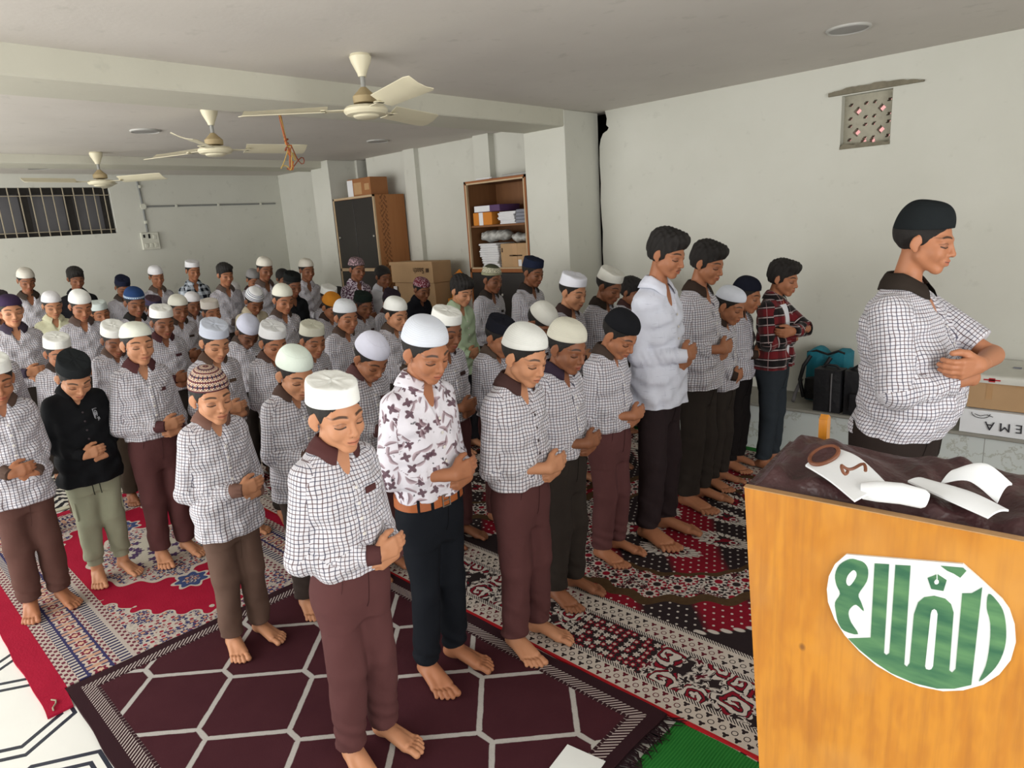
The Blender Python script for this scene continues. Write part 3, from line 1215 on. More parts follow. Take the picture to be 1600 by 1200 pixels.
# ---- materials driven by each object's own colour
def _skin():
    oc = objcol()
    x, y, z = xyz(attr('hl'))
    ay = abs(y)
    nz = noise(attr('hl'), 60.0, 3.0)
    n2 = noise(objco(), 9.0, 3.0)
    col = mixc(n2 * .35, oc, mixc(.5, oc, (.30, .10, .055)))
    face = (x > .035)
    lipd = hyp(y / .0225, (z + .0575 - y * y * 4.0) / .0085)
    col = mixc(ramp(1.15, .75, lipd) * face * .75, col, mixc(.55, oc, (.40, .07, .06)))
    ml = ramp(.0020, .0007, abs(z + .0572 - ay * ay * 5.0)) * (ay < .0215) * face
    col = mixc(ml * .85, col, (.045, .014, .01))
    e = (ay - .0335)
    # eyebrow: soft hairy arc
    bz = .0245 + .004 * cos(e * 60.0) - .13 * mx(e, 0.0) + (nz - .5) * .0022
    br = ramp(.0048, .0024, abs(z - bz) + mx(e, 0.0) * .06) * ramp(-.0235, -.017, e) * ramp(.026, .015, e) * face
    col = mixc(br * .88, col, (.012, .008, .006))
    # lowered lashes and lid crease; eyelid shading painted into the skin colour
    lz = -.0085 + e * e * 14.0
    la = ramp(.0031, .0016, abs(z - lz)) * (abs(e) < .0158) * face
    col = mixc(la * .92, col, (.010, .007, .006))
    cr = ramp(.0016, .0006, abs(z - (.0075 - e * e * 20.0))) * (abs(e) < .0165) * face
    col = mixc(cr * .45, col, (.05, .018, .012))
    lid = ramp(1.0, .7, hyp(e / .018, (z - .001) / .011)) * face
    col = mixc(lid * .30, col, (.07, .028, .022))
    # nostrils
    no = ramp(.0042, .0026, hyp(ay - .0065, z + .0385)) * (x > .08)
    col = mixc(no * .8, col, (.03, .01, .008))
    return (col, noise(objco(), 420.0, 2.0), .06, .001)


M_skin = material('skin', _skin, .52, .35)


def _hair():
    x, y, z = xyz(attr('hl'))
    n = noise(vec3(atan2(y, x) * 2.2, z * 7.0, hyp(x, y) * 6.0), 22.0, 4.0, .7)
    return (mixc(n, (.006, .005, .005), (.024, .020, .018)), n, .9, .006)


M_hair = material('black_hair', _hair, .55, .35)


def _cloth(bscale=700.0, bs=.25):
    def fn():
        oc = objcol()
        n = noise(objco(), 5.0, 4.0)
        col = mixc(n * .35, oc, mixc(.75, oc, (.0, .0, .0)))
        w = noise(objco(), 14.0, 2.5) + noise(objco(), bscale, 2.0) * .05
        return (col, w, bs, .03)
    return fn


M_cloth = material('plain_cloth', _cloth(700.0, .18), .88, .12)
M_trim = material('dark_trim_cloth', _cloth(500.0, .12), .88, .12)


def fold(o):
    return noise(o, 11.0, 2.5, .5)


def _check():
    u, v, _ = xyz(uvco())
    oc = objcol()
    p = .0126
    wob = noise(objco(), 60.0, 2.0) * .0006
    n1, n2, n3 = xyz(noise(objco(), 13.0, 2.0, .5, 1))
    u = u + (n1 - .5) * .014
    v = v + (n2 - .5) * .014
    a = mod(u + wob, p)
    b = mod(v + wob, p)
    la = ramp(.0016, .0010, abs(a - p * .5))
    lb = ramp(.0016, .0010, abs(b - p * .5))
    alt = mod(floor(u / p), 2.0)
    alt2 = mod(floor(v / p), 2.0)
    base = mixc(noise(objco(), 7.0), lin((199, 198, 206)), lin((213, 212, 218)))
    col = mixc(la * .86, base, mixc(alt, lin((82, 56, 58)), lin((52, 50, 74))))
    col = mixc(lb * .86, col, mixc(alt2, lin((82, 56, 58)), lin((52, 50, 74))))
    # button placket: a white stitched band down the middle of the front
    return (mixc(oc, col, col), fold(objco()) + noise(objco(), 28.0, 2.0) * .22, .60, .05)


def _check2():
    c = _check()
    return c


M_check = material('school_check_shirt', _check, .85, .15, .15)


def _floral():
    u, v, _ = xyz(uvco())
    n1, n2, n3 = xyz(noise(objco(), 12.0, 2.0, .5, 1))
    w = vec3(u + (n1 - .5) * .02, v + (n2 - .5) * .02)
    wx, wy_, _q = xyz(w)
    col = mixc(noise(objco(), 8.0), lin((208, 205, 214)), lin((220, 218, 226)))
    nn = noise(w, 90.0, 3.0)
    for sc, rr in ((17.0, 0), (21.0, 1)):
        vn = voro(w, sc + .0)
        px, py, _z = xyz(E(vn.outputs['Position']))
        dx, dy = (wx - px), (wy_ - py)
        r = E(xyz(E(vn.outputs['Color']))[rr].s)
        ca, sa = cos(r * 17.0), sin(r * 17.0)
        lx, ly = dx * ca + dy * sa, dy * ca - dx * sa
        leaf = ramp(1.1, .85, hyp(lx / .024, (ly + lx * lx * 11.0) / .0062)) * (r < .70)
        col = mixc(leaf * .85, col, mixc(ramp(-.004, .004, ly + lx * lx * 11.0), lin((96, 64, 74)), lin((172, 152, 160))))
        pet = hyp(lx, ly) / (1.0 + .35 * cos(atan2(ly, lx) * 4.0 + r * 9.0))
        rose = ramp(.0150, .0120, pet) * (r > .66)
        col = mixc(rose * .95, col, mixc(nn, lin((40, 22, 34)), lin((116, 84, 96))))
    sp = ramp(.60, .66, noise(vec3(u, v), 46.0, 2.0)) * ramp(.56, .62, noise(vec3(v, u), 60.0, 2.0))
    col = mixc(sp * .9, col, lin((34, 30, 40)))
    return (col, fold(objco()), .5, .045)


M_floral = material('white_floral_shirt', _floral, .8, .2, .1)


def _printed():
    u, v, _ = xyz(uvco())
    n = noise(vec3(u, v), 55.0, 2.0)
    return (mixc(ramp(.47, .52, n), lin((206, 196, 208)), lin((78, 44, 66))), fold(objco()), .35, .03)


M_print = material('maroon_printed_shirt', _printed, .8, .2)


def _plaidred():
    u, v, _ = xyz(uvco())
    p = .11
    b = mod(v, p) / p
    a = mod(u, .1) / .1
    col = mixc((b < .42), lin((24, 20, 22)), lin((104, 26, 32)))
    col = mixc(inside(.46, b, .52) + inside(.90, b, .95), col, lin((176, 160, 160)))
    col = mixc(ramp(.03, .02, abs(a - .5)) * .55, col, lin((168, 140, 140)))
    col = mixc((a < .25) * .35, col, lin((16, 14, 16)))
    return (col, fold(objco()), .35, .03)


M_plaidr = material('red_black_plaid_shirt', _plaidred, .85, .15, .2)


def _plaidbw():
    u, v, _ = xyz(uvco())
    p = .075
    a, b = mod(u, p) > p * .5, mod(v, p) > p * .5
    s_ = (a + b) * .5
    col = mixc(s_, lin((206, 216, 228)), lin((26, 32, 44)))
    return (col, fold(objco()), .35, .03)


M_plaidb = material('navy_white_plaid_shirt', _plaidbw, .85, .15)


def _slub():
    u, v, _ = xyz(uvco())
    n1 = noise(vec3(u * 14.0, v * 160.0), 1.0, 3.0)
    n2 = noise(vec3(u * 160.0, v * 14.0), 1.0, 3.0)
    col = mixc(ramp(.62, .72, n1) * .45, lin((212, 216, 230)), lin((126, 132, 158)))
    col = mixc(ramp(.64, .72, n2) * .3, col, lin((140, 146, 170)))
    return (col, fold(objco()), .4, .035)


M_slub = material('white_slub_shirt', _slub, .8, .2, .1)


def _knit():
    u, v, _ = xyz(uvco())
    oc = objcol()
    h = sin(u * 230.0) * sin(v * 90.0)
    n = noise(objco(), 30.0, 3.0)
    holes = ramp(.25, .75, sin(u * 200.0 + floor(v * 16.0) * 1.57) * .5 + .5) * ramp(.3, .8, sin(v * 100.0) * .5 + .5) * inside(.18, v, .75)
    col = mixc(n * .12 + holes * .16, oc, lin((150, 150, 142)))
    return (col, h * .5 + n - holes * .8, .5, .004)


M_knit = material('knit_cap', _knit, .92, .1)


def _plaincap():
    oc = objcol()
    u, v, _ = xyz(uvco())
    n = noise(objco(), 18.0, 3.0)
    seam = ramp(.012, .005, abs(v - .62))
    return (mixc(n * .15 + seam * .1, oc, mixc(.5, oc, (.02, .02, .02))), n + noise(objco(), 600.0) * .08 - seam * .25, .45, .008)


M_cap = material('cotton_cap', _plaincap, .92, .1)


def _kufi():
    u, v, _ = xyz(uvco())
    uu = u * 11.0
    w = sin(uu * 2.0) * .038
    rows = abs(mod(v + w, .16) - .08)
    rows2 = abs(mod(v - w, .16) - .08)
    col = mixc(ramp(.03, .018, rows), lin((96, 52, 58)), lin((196, 168, 140)))
    col = mixc(ramp(.022, .012, rows2), col, lin((206, 190, 176)))
    dm = ramp(.55, .4, abs(mod(uu, 3.1416) - 1.57) * .5 + abs(mod(v, .32) - .16) * 5.0)
    col = mixc(dm * .9, col, lin((44, 36, 58)))
    col = mixc((v < .05), col, lin((92, 50, 56)))
    return (col, noise(objco(), 300.0), .3, .003)


M_kufi = material('maroon_patterned_kufi', _kufi, .85, .2)


def _kufiw():
    u, v, _ = xyz(uvco())
    n = noise(vec3(sin(u) * 3.0 + u * 2.0, v * 5.0), 7.0, 1.0)
    z = inside(.16, v, .52)
    col = mixc(z * ramp(.46, .5, n), mixc(z, lin((70, 72, 56)), lin((38, 42, 36))), lin((222, 218, 192)))
    return mixc((v < .15), col, lin((150, 150, 122)))


M_kufiw = material('black_white_patterned_cap', _kufiw, .85, .2)


def _bandcap():
    u, v, _ = xyz(uvco())
    band = inside(.05, v, .17)
    dots = (mod(u * 5.0, 1.0) > .45) * inside(.075, v, .145)
    oc = objcol()
    return mixc(dots, mixc(band, oc, lin((188, 208, 224))), oc)


M_band = material('banded_cap', _bandcap, .85, .2)


def _stripecap():
    u, v, _ = xyz(uvco())
    k = inside(.08, v, .13) + inside(.2, v, .25) + inside(.38, v, .43) + inside(.52, v, .56)
    return mixc(clamp(k), objcol(), lin((42, 62, 110)))


M_stripe = material('striped_cap', _stripecap, .85, .2)


def _flecked():
    n = noise(objco(), 90.0, 2.0)
    return mixc(ramp(.5, .58, n), objcol(), lin((180, 150, 160)))


M_fleck = material('flecked_cap', _flecked, .85, .2)
SHIRT = dict(check=M_check, floral=M_floral, printed=M_print, plaidr=M_plaidr, plaidb=M_plaidb, slub=M_slub, plain=M_cloth)
CAPM = dict(knit=M_knit, cotton=M_cap, kufi=M_kufi, kufiw=M_kufiw, band=M_band, stripe=M_stripe, fleck=M_fleck)
M_btn = plain('pale_button', (214, 210, 204), .4, .5, .05, 40)
M_btnd = plain('dark_button', (50, 38, 44), .4, .5, .05, 40)
M_leather = plain('tan_leather', (158, 88, 46), .5, .4, .25, 30, .2)
M_buckle = plain('belt_buckle', (110, 100, 90), .35, .6, .1, 40)


def person(loc, H, yaw=0.0, vox=.006, hp=.45, hy=0.0, hr=0.0, hs=.965, girth=1.0, depth=1.0, skin=(150, 98, 66), shirt='check', shirtcol=(225, 224, 230),
           collar=(74, 52, 50), cuff=True, pocket=True, sleeve=1.0, hem=.535, trouser=(82, 52, 52), capkind=None, capcol=(236, 238, 234), capmat='cotton', captilt=0.0,
           hair='short', stance=.055, toe=.18, arms=0, lean=0.0, legw=1.0, belt=False, jogger=False, seed=0, label='', group=None, buttons=5, btn=None, undershirt=False, mous=False, capup=0.0, emblem=False, elx=None, az=0.0, wy=0.0,
           elb=.89, shortl=False, capsq=1.0):
    h = H / 1.3
    rnd = random.Random(seed + 17)
    near = vox < .0042
    # -------- joints
    nkz = H * .845
    R = rot_head(hp, hy, hr)
    s = hs
    P0 = np.array([.012 + lean, 0, H - .115 * s - .058 * s + .004])
    piv = P0 + np.array([math.sin(hp) * .035, math.sin(hy) * .0, -math.sin(max(hp, 0)) * .008])
    HC = piv + R @ np.array([.017, 0, .058]) * s               # head centre (eye level)

    def hl(p):
        return HC + R @ (np.array(p, float) * s)

    def hcap(a, b, r1, r2):
        return cap(hl(a), hl(b), r1 * s, r2 * s)

    def hell(c, rad, M=None):
        return ell(hl(c), np.array(rad) * s, R if M is None else R @ M)

    def hsph(c, r):
        return hell(c, (r, r, r))
    g, gd = girth, depth
    bel = (gd - 1) * .06 * h
    T = [(.40, 0, .086 * gd, .124 * g), (.44, 0, .086 * gd, .124 * g), (.50, .002, .085 * gd, .121 * g), (.56, .004 + bel, .087 * gd, .120 * g), (.62, .006 + bel, .088 * gd, .118 * g), (.68, .005 + bel * .6, .087 * (1 + (gd - 1) * .8), .120 * g),
         (.73, .003, .085 * (1 + (gd - 1) * .6), .126 * g), (.772, -.001, .078 * (1 + (gd - 1) * .5), .128 * (1 + (g - 1) * .8)), (.800, -.004, .068 * (1 + (gd - 1) * .4), .113 * (1 + (g - 1) * .7)),
         (.822, -.005, .057, .084), (.838, -.004, .048, .058), (.852, -.002, .040, .041)]
    tz = np.array([t[0] for t in T])
    ld = lean * np.clip((tz - .5) / .35, 0, 1)
    rows = [(t[0] * H, t[1] * h + l, t[2] * h, t[3] * h) for t, l in zip(T, ld)]
    torso = Tube(rows)
    xb = .092 * h * gd + bel                                # belly front
    gy = 1 + (g - 1) * .8
    lS = lean * .8
    S = {1: np.array([-.004 + lS, .108 * h * gy, .785 * H]), -1: np.array([-.004 + lS, -.108 * h * gy, .785 * H])}
    eo = .142 * h * gy * elb
    jz = rnd.uniform(-.01, .01) * H
    if arms == 0:        # right hand laid over the left wrist on the belly
        zc = (.600 + az) * H + jz
        Ej = {1: np.array([-.02 + lS, eo, zc + .012 * H]), -1: np.array([-.02 + lS, -eo, zc + .016 * H])}
        W = {-1: np.array([xb + .044 * h, (-.012 + wy) * h, zc + .012 * H]), 1: np.array([xb + .004 * h, (.088 + wy * .6) * h, zc - .020 * H])}
    elif arms == 1:      # hands clasped lower
        zc = (.56 + az) * H + jz
        Ej = {1: np.array([-.025 + lS, eo, zc + .06 * H]), -1: np.array([-.025 + lS, -eo, zc + .06 * H])}
        W = {-1: np.array([xb + .040 * h, -.045 * h, zc + .015 * H]), 1: np.array([xb + .008 * h, .066 * h, zc - .006 * H])}
    else:                # arms folded high, holding opposite elbows
        zc = (.655 + az) * H + jz
        Ej = {1: np.array([xb + (.070 if not shortl else .055) * h, .088 * h * gy, zc + .022 * H]), -1: np.array([xb * .25 + (elx or 0), -eo * 1.06, zc - .028 * H])}
        W = {-1: np.array([xb + .030 * h, -.005 * h, zc - .012 * H]), 1: np.array([xb + .052 * h, -.070 * h, zc + .026 * H])}
    # hands: finger direction, palm normal, thumb direction
    HD = {}
    for sd in (1, -1):
        f = U(.10 if sd == -1 else .18, -sd * 1.0, .10 if sd == -1 else -.05)
        if arms == 2:
            f = U(-.05, 1.0, .02) if sd == -1 else U(-.55, -1.0, -.10)
        nrm = U(-1.0, -sd * .12, -.15 if sd == -1 else .1)
        nrm = U(*(nrm - f * (nrm @ f)))
        th = np.cross(f, nrm)
        if th[2] < 0:
            th = -th
        HD[sd] = (f, nrm, th)
    hh = h * .98

    # -------- grid for the body
    wx0, wx1 = -.135 * h * max(gd, 1) - .01, xb + .10 * h
    wx1 = max(wx1, HC[0] + .125 * s)
    wx0 = min(wx0, HC[0] - .125 * s)
    fx1 = .19 * h + .02
    wx1 = max(wx1, fx1)
    ymax = eo + .055 * h
    fine = vox
    co = max(vox * 2.2, .009)
    zh = max(HC[2] - .155 * s, .74 * H)
    zs = axis([(-.004, .085 * h, fine), (.085 * h, zc - .075 * H, co), (zc - .075 * H, zc + .06 * H, fine), (zc + .06 * H, zh, co), (zh, HC[2] + .14 * s, fine)])
    G = Grid(np.arange(wx0, wx1, fine), np.arange(-ymax, ymax, fine), zs)
    # torso core, neck, arms, legs (mostly under the clothes)
    G.add(torso.prim(.45 * H, .852 * H, -.010), .004)
    nb = np.array([-.012 + lS, 0, .80 * H])
    G.add(cap(nb, piv + (HC - piv) * .25 - np.array([.006, 0, 0]), .050 * h * .5 + .020 * s, .040 * s), .02)
    for sd in (1, -1):
        G.add(cap(S[sd] - np.array([0, sd * .018 * h, .012 * h]), Ej[sd], .025 * h * gy, .025 * h), .012)
        G.add(cap(Ej[sd], W[sd], .027 * h * (1 + (g - 1) * .5), .0195 * h), .008)
        hip = np.array([0, sd * .052 * h * gy, .50 * H])
        kn = np.array([.012 * h, sd * (stance + .004) * h, .27 * H])
        an = np.array([-.012 * h, sd * (stance + .012) * h, .055 * H])
        G.add(cap(hip, kn, .055 * h * gy, .040 * h), .015)
        G.add(cap(kn, an, .038 * h, .0265 * h), .010)
        # foot
        a = toe * (.8 + .4 * rnd.random()) * sd
        fo = np.array([math.cos(a), math.sin(a), 0])
        la = np.array([-math.sin(a), math.cos(a), 0]) * sd       # towards the outside
        b0 = np.array([an[0], an[1], 0])

        def fp(x, y, z):
            return b0 + fo * x * h + la * y * h + np.array([0, 0, z * h])
        G.add(cap(an, fp(-.018, 0, .030), .027 * h, .027 * h), .01)
        G.add(cap(fp(-.034, .002, .024), fp(0, .002, .026), .024 * h, .025 * h), .01)
        G.add(cap(fp(.0, -.004, .045), fp(.105, -.018, .018), .027 * h, .0185 * h), .012)
        G.add(cap(fp(.0, .008, .034), fp(.088, .024, .014), .024 * h, .0145 * h), .012)
        G.add(cap(fp(.06, -.005, .03), fp(.10, .004, .016), .018 * h, .015 * h), .012)
        for (y0, xb_, y1, x1, r) in ((-.022, .106, -.024, .158, .0125), (-.0045, .114, -.0035, .160, .0088), (.0095, .108, .0125, .151, .0083), (.0215, .100, .0265, .138, .0079), (.032, .088, .0385, .122, .0078)):
            mid = fp((xb_ + x1) / 2 + .004, (y0 + y1) / 2, .0165)
            G.add(cap(fp(xb_ - .008, y0, .013), mid, r * h * .98, r * h * .90), .003)
            G.add(cap(mid, fp(x1, y1, r * .92), r * h * .90, r * h * .98), .003)
    # hands
    for sd in (1, -1):
        f, nrm, th = HD[sd]
        w = W[sd]
        q = lambda x, y, z: w + (f * x + th * y + nrm * z) * hh
        offs = (.0225, .0075, -.0075, -.021)
        kn_ = [(.062, o, 0) for o in offs]
        kn_[3] = (.056, offs[3], .001)
        for kx, ky, kz in kn_:
            G.add(cap(q(.0, ky * .55, 0), q(kx, ky, kz), .0135 * hh, .0108 * hh), .009)
        G.add(cap(w + U(*(Ej[sd] - w)) * .03 * h, q(.014, 0, 0), .0190 * h, .0165 * hh), .012)
        cl = .27 if sd == -1 else .60
        for i, (kx, ky, kz) in enumerate(kn_):
            L = (.050, .056, .052, .041)[i]
            p = np.array([kx, ky, kz])
            ang = cl * (.75 + .12 * i)
            r0 = (.0086, .0089, .0086, .0076)[i]
            for sg, (fr, rr) in enumerate(((.45, r0), (.31, r0 * .93), (.26, r0 * .84))):
                d = np.array([math.cos(ang), (offs[i]) * 1.3, math.sin(ang)])
                e = p + d * L * fr
                G.add(cap(q(*p), q(*e), rr * hh, rr * hh * .95), .003 if sg else .004)
                p = e
                ang += cl * (1.1 if sd == -1 else .8)
        t0, t1, t2, t3 = (.012, .016, .004), (.036, .037, .012), (.058, .044, .018), (.076, .043, .023)
        G.add(cap(q(*t0), q(*t1), .0145 * hh, .0112 * hh), .008)
        G.add(cap(q(*t1), q(*t2), .0108 * hh, .0098 * hh), .004)
        G.add(cap(q(*t2), q(*t3), .0098 * hh, .0080 * hh), .003)
    # head
    G.add(hell((-.012, 0, .030), (.089, .0705, .0755)), .012)
    G.add(hell((.030, 0, -.022), (.058, .0535, .070)), .025)
    G.add(hcap((.012, .041, -.046), (.060, .011, -.085), .019, .015), .018)
    G.add(hcap((.012, -.041, -.046), (.060, -.011, -.085), .019, .015), .018)
    G.add(hell((.068, 0, -.087), (.015, .0165, .0145)), .016)
    for sd in (1, -1):
        G.add(hsph((.057, sd * .033, -.029), .0235), .020)                   # cheek
        G.add(hcap((.080, sd * .012, .018), (.060, sd * .046, .019), .0085, .0085), .014)   # brow ridge
        G.cut(hell((.092, sd * .0335, .0), (.015, .0155, .0115)), .010)       # eye socket
        G.add(hell((.0675, sd * .0330, -.0005), (.0145, .0160, .0125)), .004)   # closed lid
        Re = rot_head(.2, sd * -.50, 0)
        G.add(hell((-.006, sd * .0745, -.002), (.0175, .0058, .0265), Re), .004)
        G.add(hell((-.002, sd * .0705, -.026), (.009, .0058, .011), Re), .004)
        G.cut(hell((.0005, sd * .0825, .000), (.0105, .0052, .0165), Re), .0025)
    G.add(hcap((.082, 0, .012), (.100, 0, -.026), .0066, .0088), .008)       # nose
    G.add(hsph((.1000, 0, -.0290), .0100), .005)
    for sd in (1, -1):
        G.add(hsph((.0905, sd * .0105, -.0325), .0076), .005)
        G.cut(hell((.0935, sd * .0065, -.0425), (.0050, .0036, .0048)), .003)
    G.add(hell((.079, 0, -.056), (.013, .026, .020)), .012)                  # muzzle
    G.add(hcap((.0890, .0165, -.0545), (.0935, 0, -.0520), .0042, .0056), .005)
    G.add(hcap((.0890, -.0165, -.0545), (.0935, 0, -.0520), .0042, .0056), .005)
    G.add(hcap((.0860, .013, -.0635), (.0905, 0, -.0645), .0046, .0066), .005)
    G.add(hcap((.0860, -.013, -.0635), (.0905, 0, -.0645), .0046, .0066), .005)
    G.cut(hcap((.0985, .011, -.0572), (.0985, -.011, -.0572), .0018, .0018), .0025)
    G.cut(hcap((.1020, 0, -.042), (.0985, 0, -.048), .0022, .0022), .003)
    V, F = G.mesh()
    V = smooth_mesh(V, F, 1, .35)
    HLc = (V - HC) @ R / s
    HLc[V[:, 2] < nkz - .05] = -9
    body = mobj('person', make_mesh('person', V, F, M_skin, at=HLc), None, skin)
    body.location = loc
    body.rotation_euler = (0, 0, yaw)
    tag(body, label, 'person', group)
    del G

    # -------- hair
    hv = max(vox, .0038)
    if hair:
        top_ = {'short': .007, 'full': .020, 'crop': .004}[hair]
        lo, hi = HC - .13 * s, HC + .145 * s
        Gh = Grid(*[np.arange(l, m, hv) for l, m in zip(lo, hi)])
        Rt = R
        gr = .006
        Gh.add(hell((-.014, 0, .030), (.094 + gr * (.6 if hair == 'full' else 1) if not capkind else .0925, .0745 + gr * (.35 if hair == 'full' else .8) if not capkind else .0735, (.080 + top_) if not capkind else .0765)), .004)
        if hair == 'full':
            Gh.add(hell((.042, 0, .088), (.056, .062, .040)), .02)
            Gh.add(hell((-.03, 0, .075), (.07, .072, .045)), .02)
        X, Y, Z = Gh.co((slice(None),) * 3)
        px, py, pz = X - HC[0], Y - HC[1], Z - HC[2]
        lx, ly, lz = [(px * Rt[0, i] + py * Rt[1, i] + pz * Rt[2, i]) / s for i in range(3)]
        fr = .052 if hair != 'full' else .046
        keepf = np.minimum(lx - (.030 + np.maximum(lz - .012, 0) * (.9 if hair != 'full' else 1.3) + .05 * np.maximum(lz - fr, 0) * 12), .05)
        low = -lz - (.050 if hair != 'full' else .040) + np.maximum(lx + .012, 0) * .75 + (np.abs(ly) > .066) * np.maximum(0, .02 - np.abs(lx + .002)) * 2.6
        wv = (.0042 if hair == 'full' else .0012) * (np.sin(lx * 150 + ly * 60) * np.sin(ly * 170 - lx * 40 + lz * 50))
        Gh.D = np.maximum(np.maximum(Gh.D + wv, keepf * s), low * s).astype(f32)
        Vh, Fh = Gh.mesh()
        if len(Fh):
            Vh = smooth_mesh(Vh, Fh, 1, .4)
            mobj('hair', make_mesh('hair', Vh, Fh, M_hair, at=(Vh - HC) @ R / s), body)
    # -------- cap
    if capkind:
        n = 48 if near else 28
        ring = []
        ax_, ay_ = .0940, .0768 * capsq
        tl = math.radians(captilt)
        zt = {'dome': .126, 'flat': .1115, 'low': .117, 'peak': .131}[capkind] + capup
        prof = []
        m = 18
        for i in range(m + 1):
            v = i / m
            if capkind in ('dome', 'low', 'peak'):
                a = v * PI / 2
                e = .62 if capkind != 'peak' else .85
                prof.append((math.cos(a) ** e, math.sin(a), v))
            else:
                if v < .5:
                    prof.append((1 - .055 * v / .5, v / .5 * .86, v))
                elif v < .68:
                    q = (v - .5) / .18 * PI / 2
                    prof.append((.905 - .04 * (1 - math.cos(q)) + .04 * math.cos(q), .86 + .14 * math.sin(q), v))
                else:
                    q = (v - .68) / .32
                    prof.append((.865 * (1 - q), 1.0 + .015 * math.sin(q * PI) - .01 * q, v))
        pts, uvv, fs, ful = [], [], [], []
        prof = [(.955, .012, 0.0), (.985, -.01, 0.0)] + prof
        for r, gz, v in prof:
            for i in range(n):
                a = 2 * PI * i / n
                c, sn = math.cos(a), math.sin(a)
                zb = (.045 if capkind != 'flat' else .0475) + .0140 * c - .003 * sn * sn
                zb += math.tan(tl) * .1 * c
                wob = 1 + .006 * math.sin(3 * a + seed) * gz + (.014 * math.sin(11 * a + 7 * gz + seed) * gz if capkind == 'peak' else 0) + .007 * math.sin(5 * a + seed * 2 + 6 * gz) * gz
                rr = max(r, .0) * wob
                cz_ = (.0022 * math.sin(4 * a + seed) * math.sin(6 * r + seed * .7) + .0016 * math.sin(40 * r * c + 23 * r * sn + seed)) * min(1, gz * gz) * (capkind == 'flat')
                pts.append(hl((-.013 + ax_ * rr * c, ay_ * rr * sn, zb + (zt - zb) * gz + cz_)))
        for k in range(len(prof) - 1):
            for i in range(n):
                j = (i + 1) % n
                fs.append((k * n + i, k * n + j, (k + 1) * n + j, (k + 1) * n + i))
                u0, u1 = 2 * PI * i / n - PI, 2 * PI * (i + 1) / n - PI
                ful += [(u0, prof[k][2]), (u1, prof[k][2]), (u1, prof[k + 1][2]), (u0, prof[k + 1][2])]
        mobj('cap', make_mesh('cap', np.array(pts), np.array(fs), CAPM[capmat], uv=np.array(ful)), body, capcol)

    # -------- shirt
    sv = max(vox * 1.25, .0042)
    ph = seed * 1.7
    tuck = hem > .50
    zhem = (hem if not belt else hem + .006) * H

    def wr(x, y, z):
        w = .0046 * np.sin(46 * z + 26 * y + ph) * np.sin(33 * y - 16 * z + ph * .7) + .0030 * np.sin(70 * z - 44 * y + 30 * x + ph * 2)
        lo_ = np.clip(1 - (z - zhem) / (.13 * H), 0, 1)
        w = w + .0042 * lo_ * np.sin(72 * y + 34 * x + 12 * z + ph)
        return w * h

    srows = [list(r) for r in rows]
    for r in srows:
        if tuck and r[0] < .66 * H:
            q = min(1, max(0, (r[0] - zhem) / (.06 * H)))
            r[2] += .006 * h * math.sin(min(q, 1) * PI * .75)
            r[3] += .006 * h * math.sin(min(q, 1) * PI * .75)
        if not tuck and r[0] < .62 * H:
            r[2] += .019 * h
            r[3] += .017 * h
    for r in srows:
        q = min(1, max(0, (.80 * H - r[0]) / (.06 * H)))
        r[2] += .006 * h * q
        r[3] += .005 * h * q
    st = Tube(srows)
    sxs = np.arange(wx0 - .012, xb + .10 * h, sv)
    sys_ = np.arange(-ymax - .012, ymax + .012, sv)
    Gs = Grid(sxs, sys_, axis([(zhem - .012, .87 * H, sv)]))
    zbot = zhem
    Gs.add(st.prim(zbot, .852 * H, 0.0, wr), .004)
    sl = {}
    for sd in (1, -1):
        w = W[sd]
        e = Ej[sd]
        end = e + (w - e) * (sleeve - (.13 if (cuff and sleeve > .9) else .02) if sleeve > .3 else .05)
        sl[sd] = end
        r_sh, r_el, r_w = .047 * h * gy, .0430 * h * (1 + (g - 1) * .6), (.0345 if sleeve > .9 else .040) * h * (1 + (g - 1) * .5)
        if shortl and sd == 1:
            e2 = S[1] + (e - S[1]) * .82
            fa, la_, ha_ = cap(S[1] - np.array([0, .012 * h, .004]), e2, r_sh, r_el * 1.05)
            du = U(*(e2 - S[1]))
            Gs.add((lambda x, y, z: np.maximum(fa(x, y, z), (x - e2[0]) * du[0] + (y - e2[1]) * du[1] + (z - e2[2]) * du[2]), la_, ha_), .022)
            continue
        Gs.add(cap(S[sd] - np.array([0, sd * .012 * h, .004]), e, r_sh, r_el), .022)
        fnc, lo_, hi_ = cap(e, end, r_el, r_w)
        dv = U(*(end - e))

        def fcl(x, y, z, fnc=fnc, end=end, dv=dv, e=e):
            t = (x - e[0]) * dv[0] + (y - e[1]) * dv[1] + (z - e[2]) * dv[2]
            L = np.linalg.norm(end - e)
            wrk = .0042 * h * np.sin(t * 105 / h + 30 * z - 24 * x + ph + np.sin(40 * z)) + .0012 * h * np.sin(t * 190 + 90 * z)
            d = fnc(x, y, z) + wrk
            return np.maximum(d, t - L)
        Gs.add((fcl, lo_, hi_), .012)
    # open neck
    ztop = .852 * H
    cxv = lS
    Gs.cut(cap((.030 * h + cxv, 0, ztop + .02 * h), (torso.front(0, .752 * H) + .012 * h, 0, .755 * H), .040 * h, .010 * h), .004)
    if undershirt:
        Gs.cut(cap((torso.front(0, .77 * H) + .008, .0, .80 * H), (torso.front(0, .45 * H) + .012, 0, zhem - .02), .040 * h, .032 * h), .004)
    Vs, Fs = Gs.mesh()
    Vs = smooth_mesh(Vs, Fs, 1, .4)
    # uv: flat pattern pieces for body and sleeves
    dts = []
    x, y, z = Vs[:, 0], Vs[:, 1], Vs[:, 2]
    cx_, axx, ayy = st.at(z)
    kk = ((np.abs(x - cx_) / axx) ** 2.3 + (np.abs(y) / ayy) ** 2.3) ** (1 / 2.3)
    dts.append((kk - 1) * np.minimum(axx, ayy) + .002)
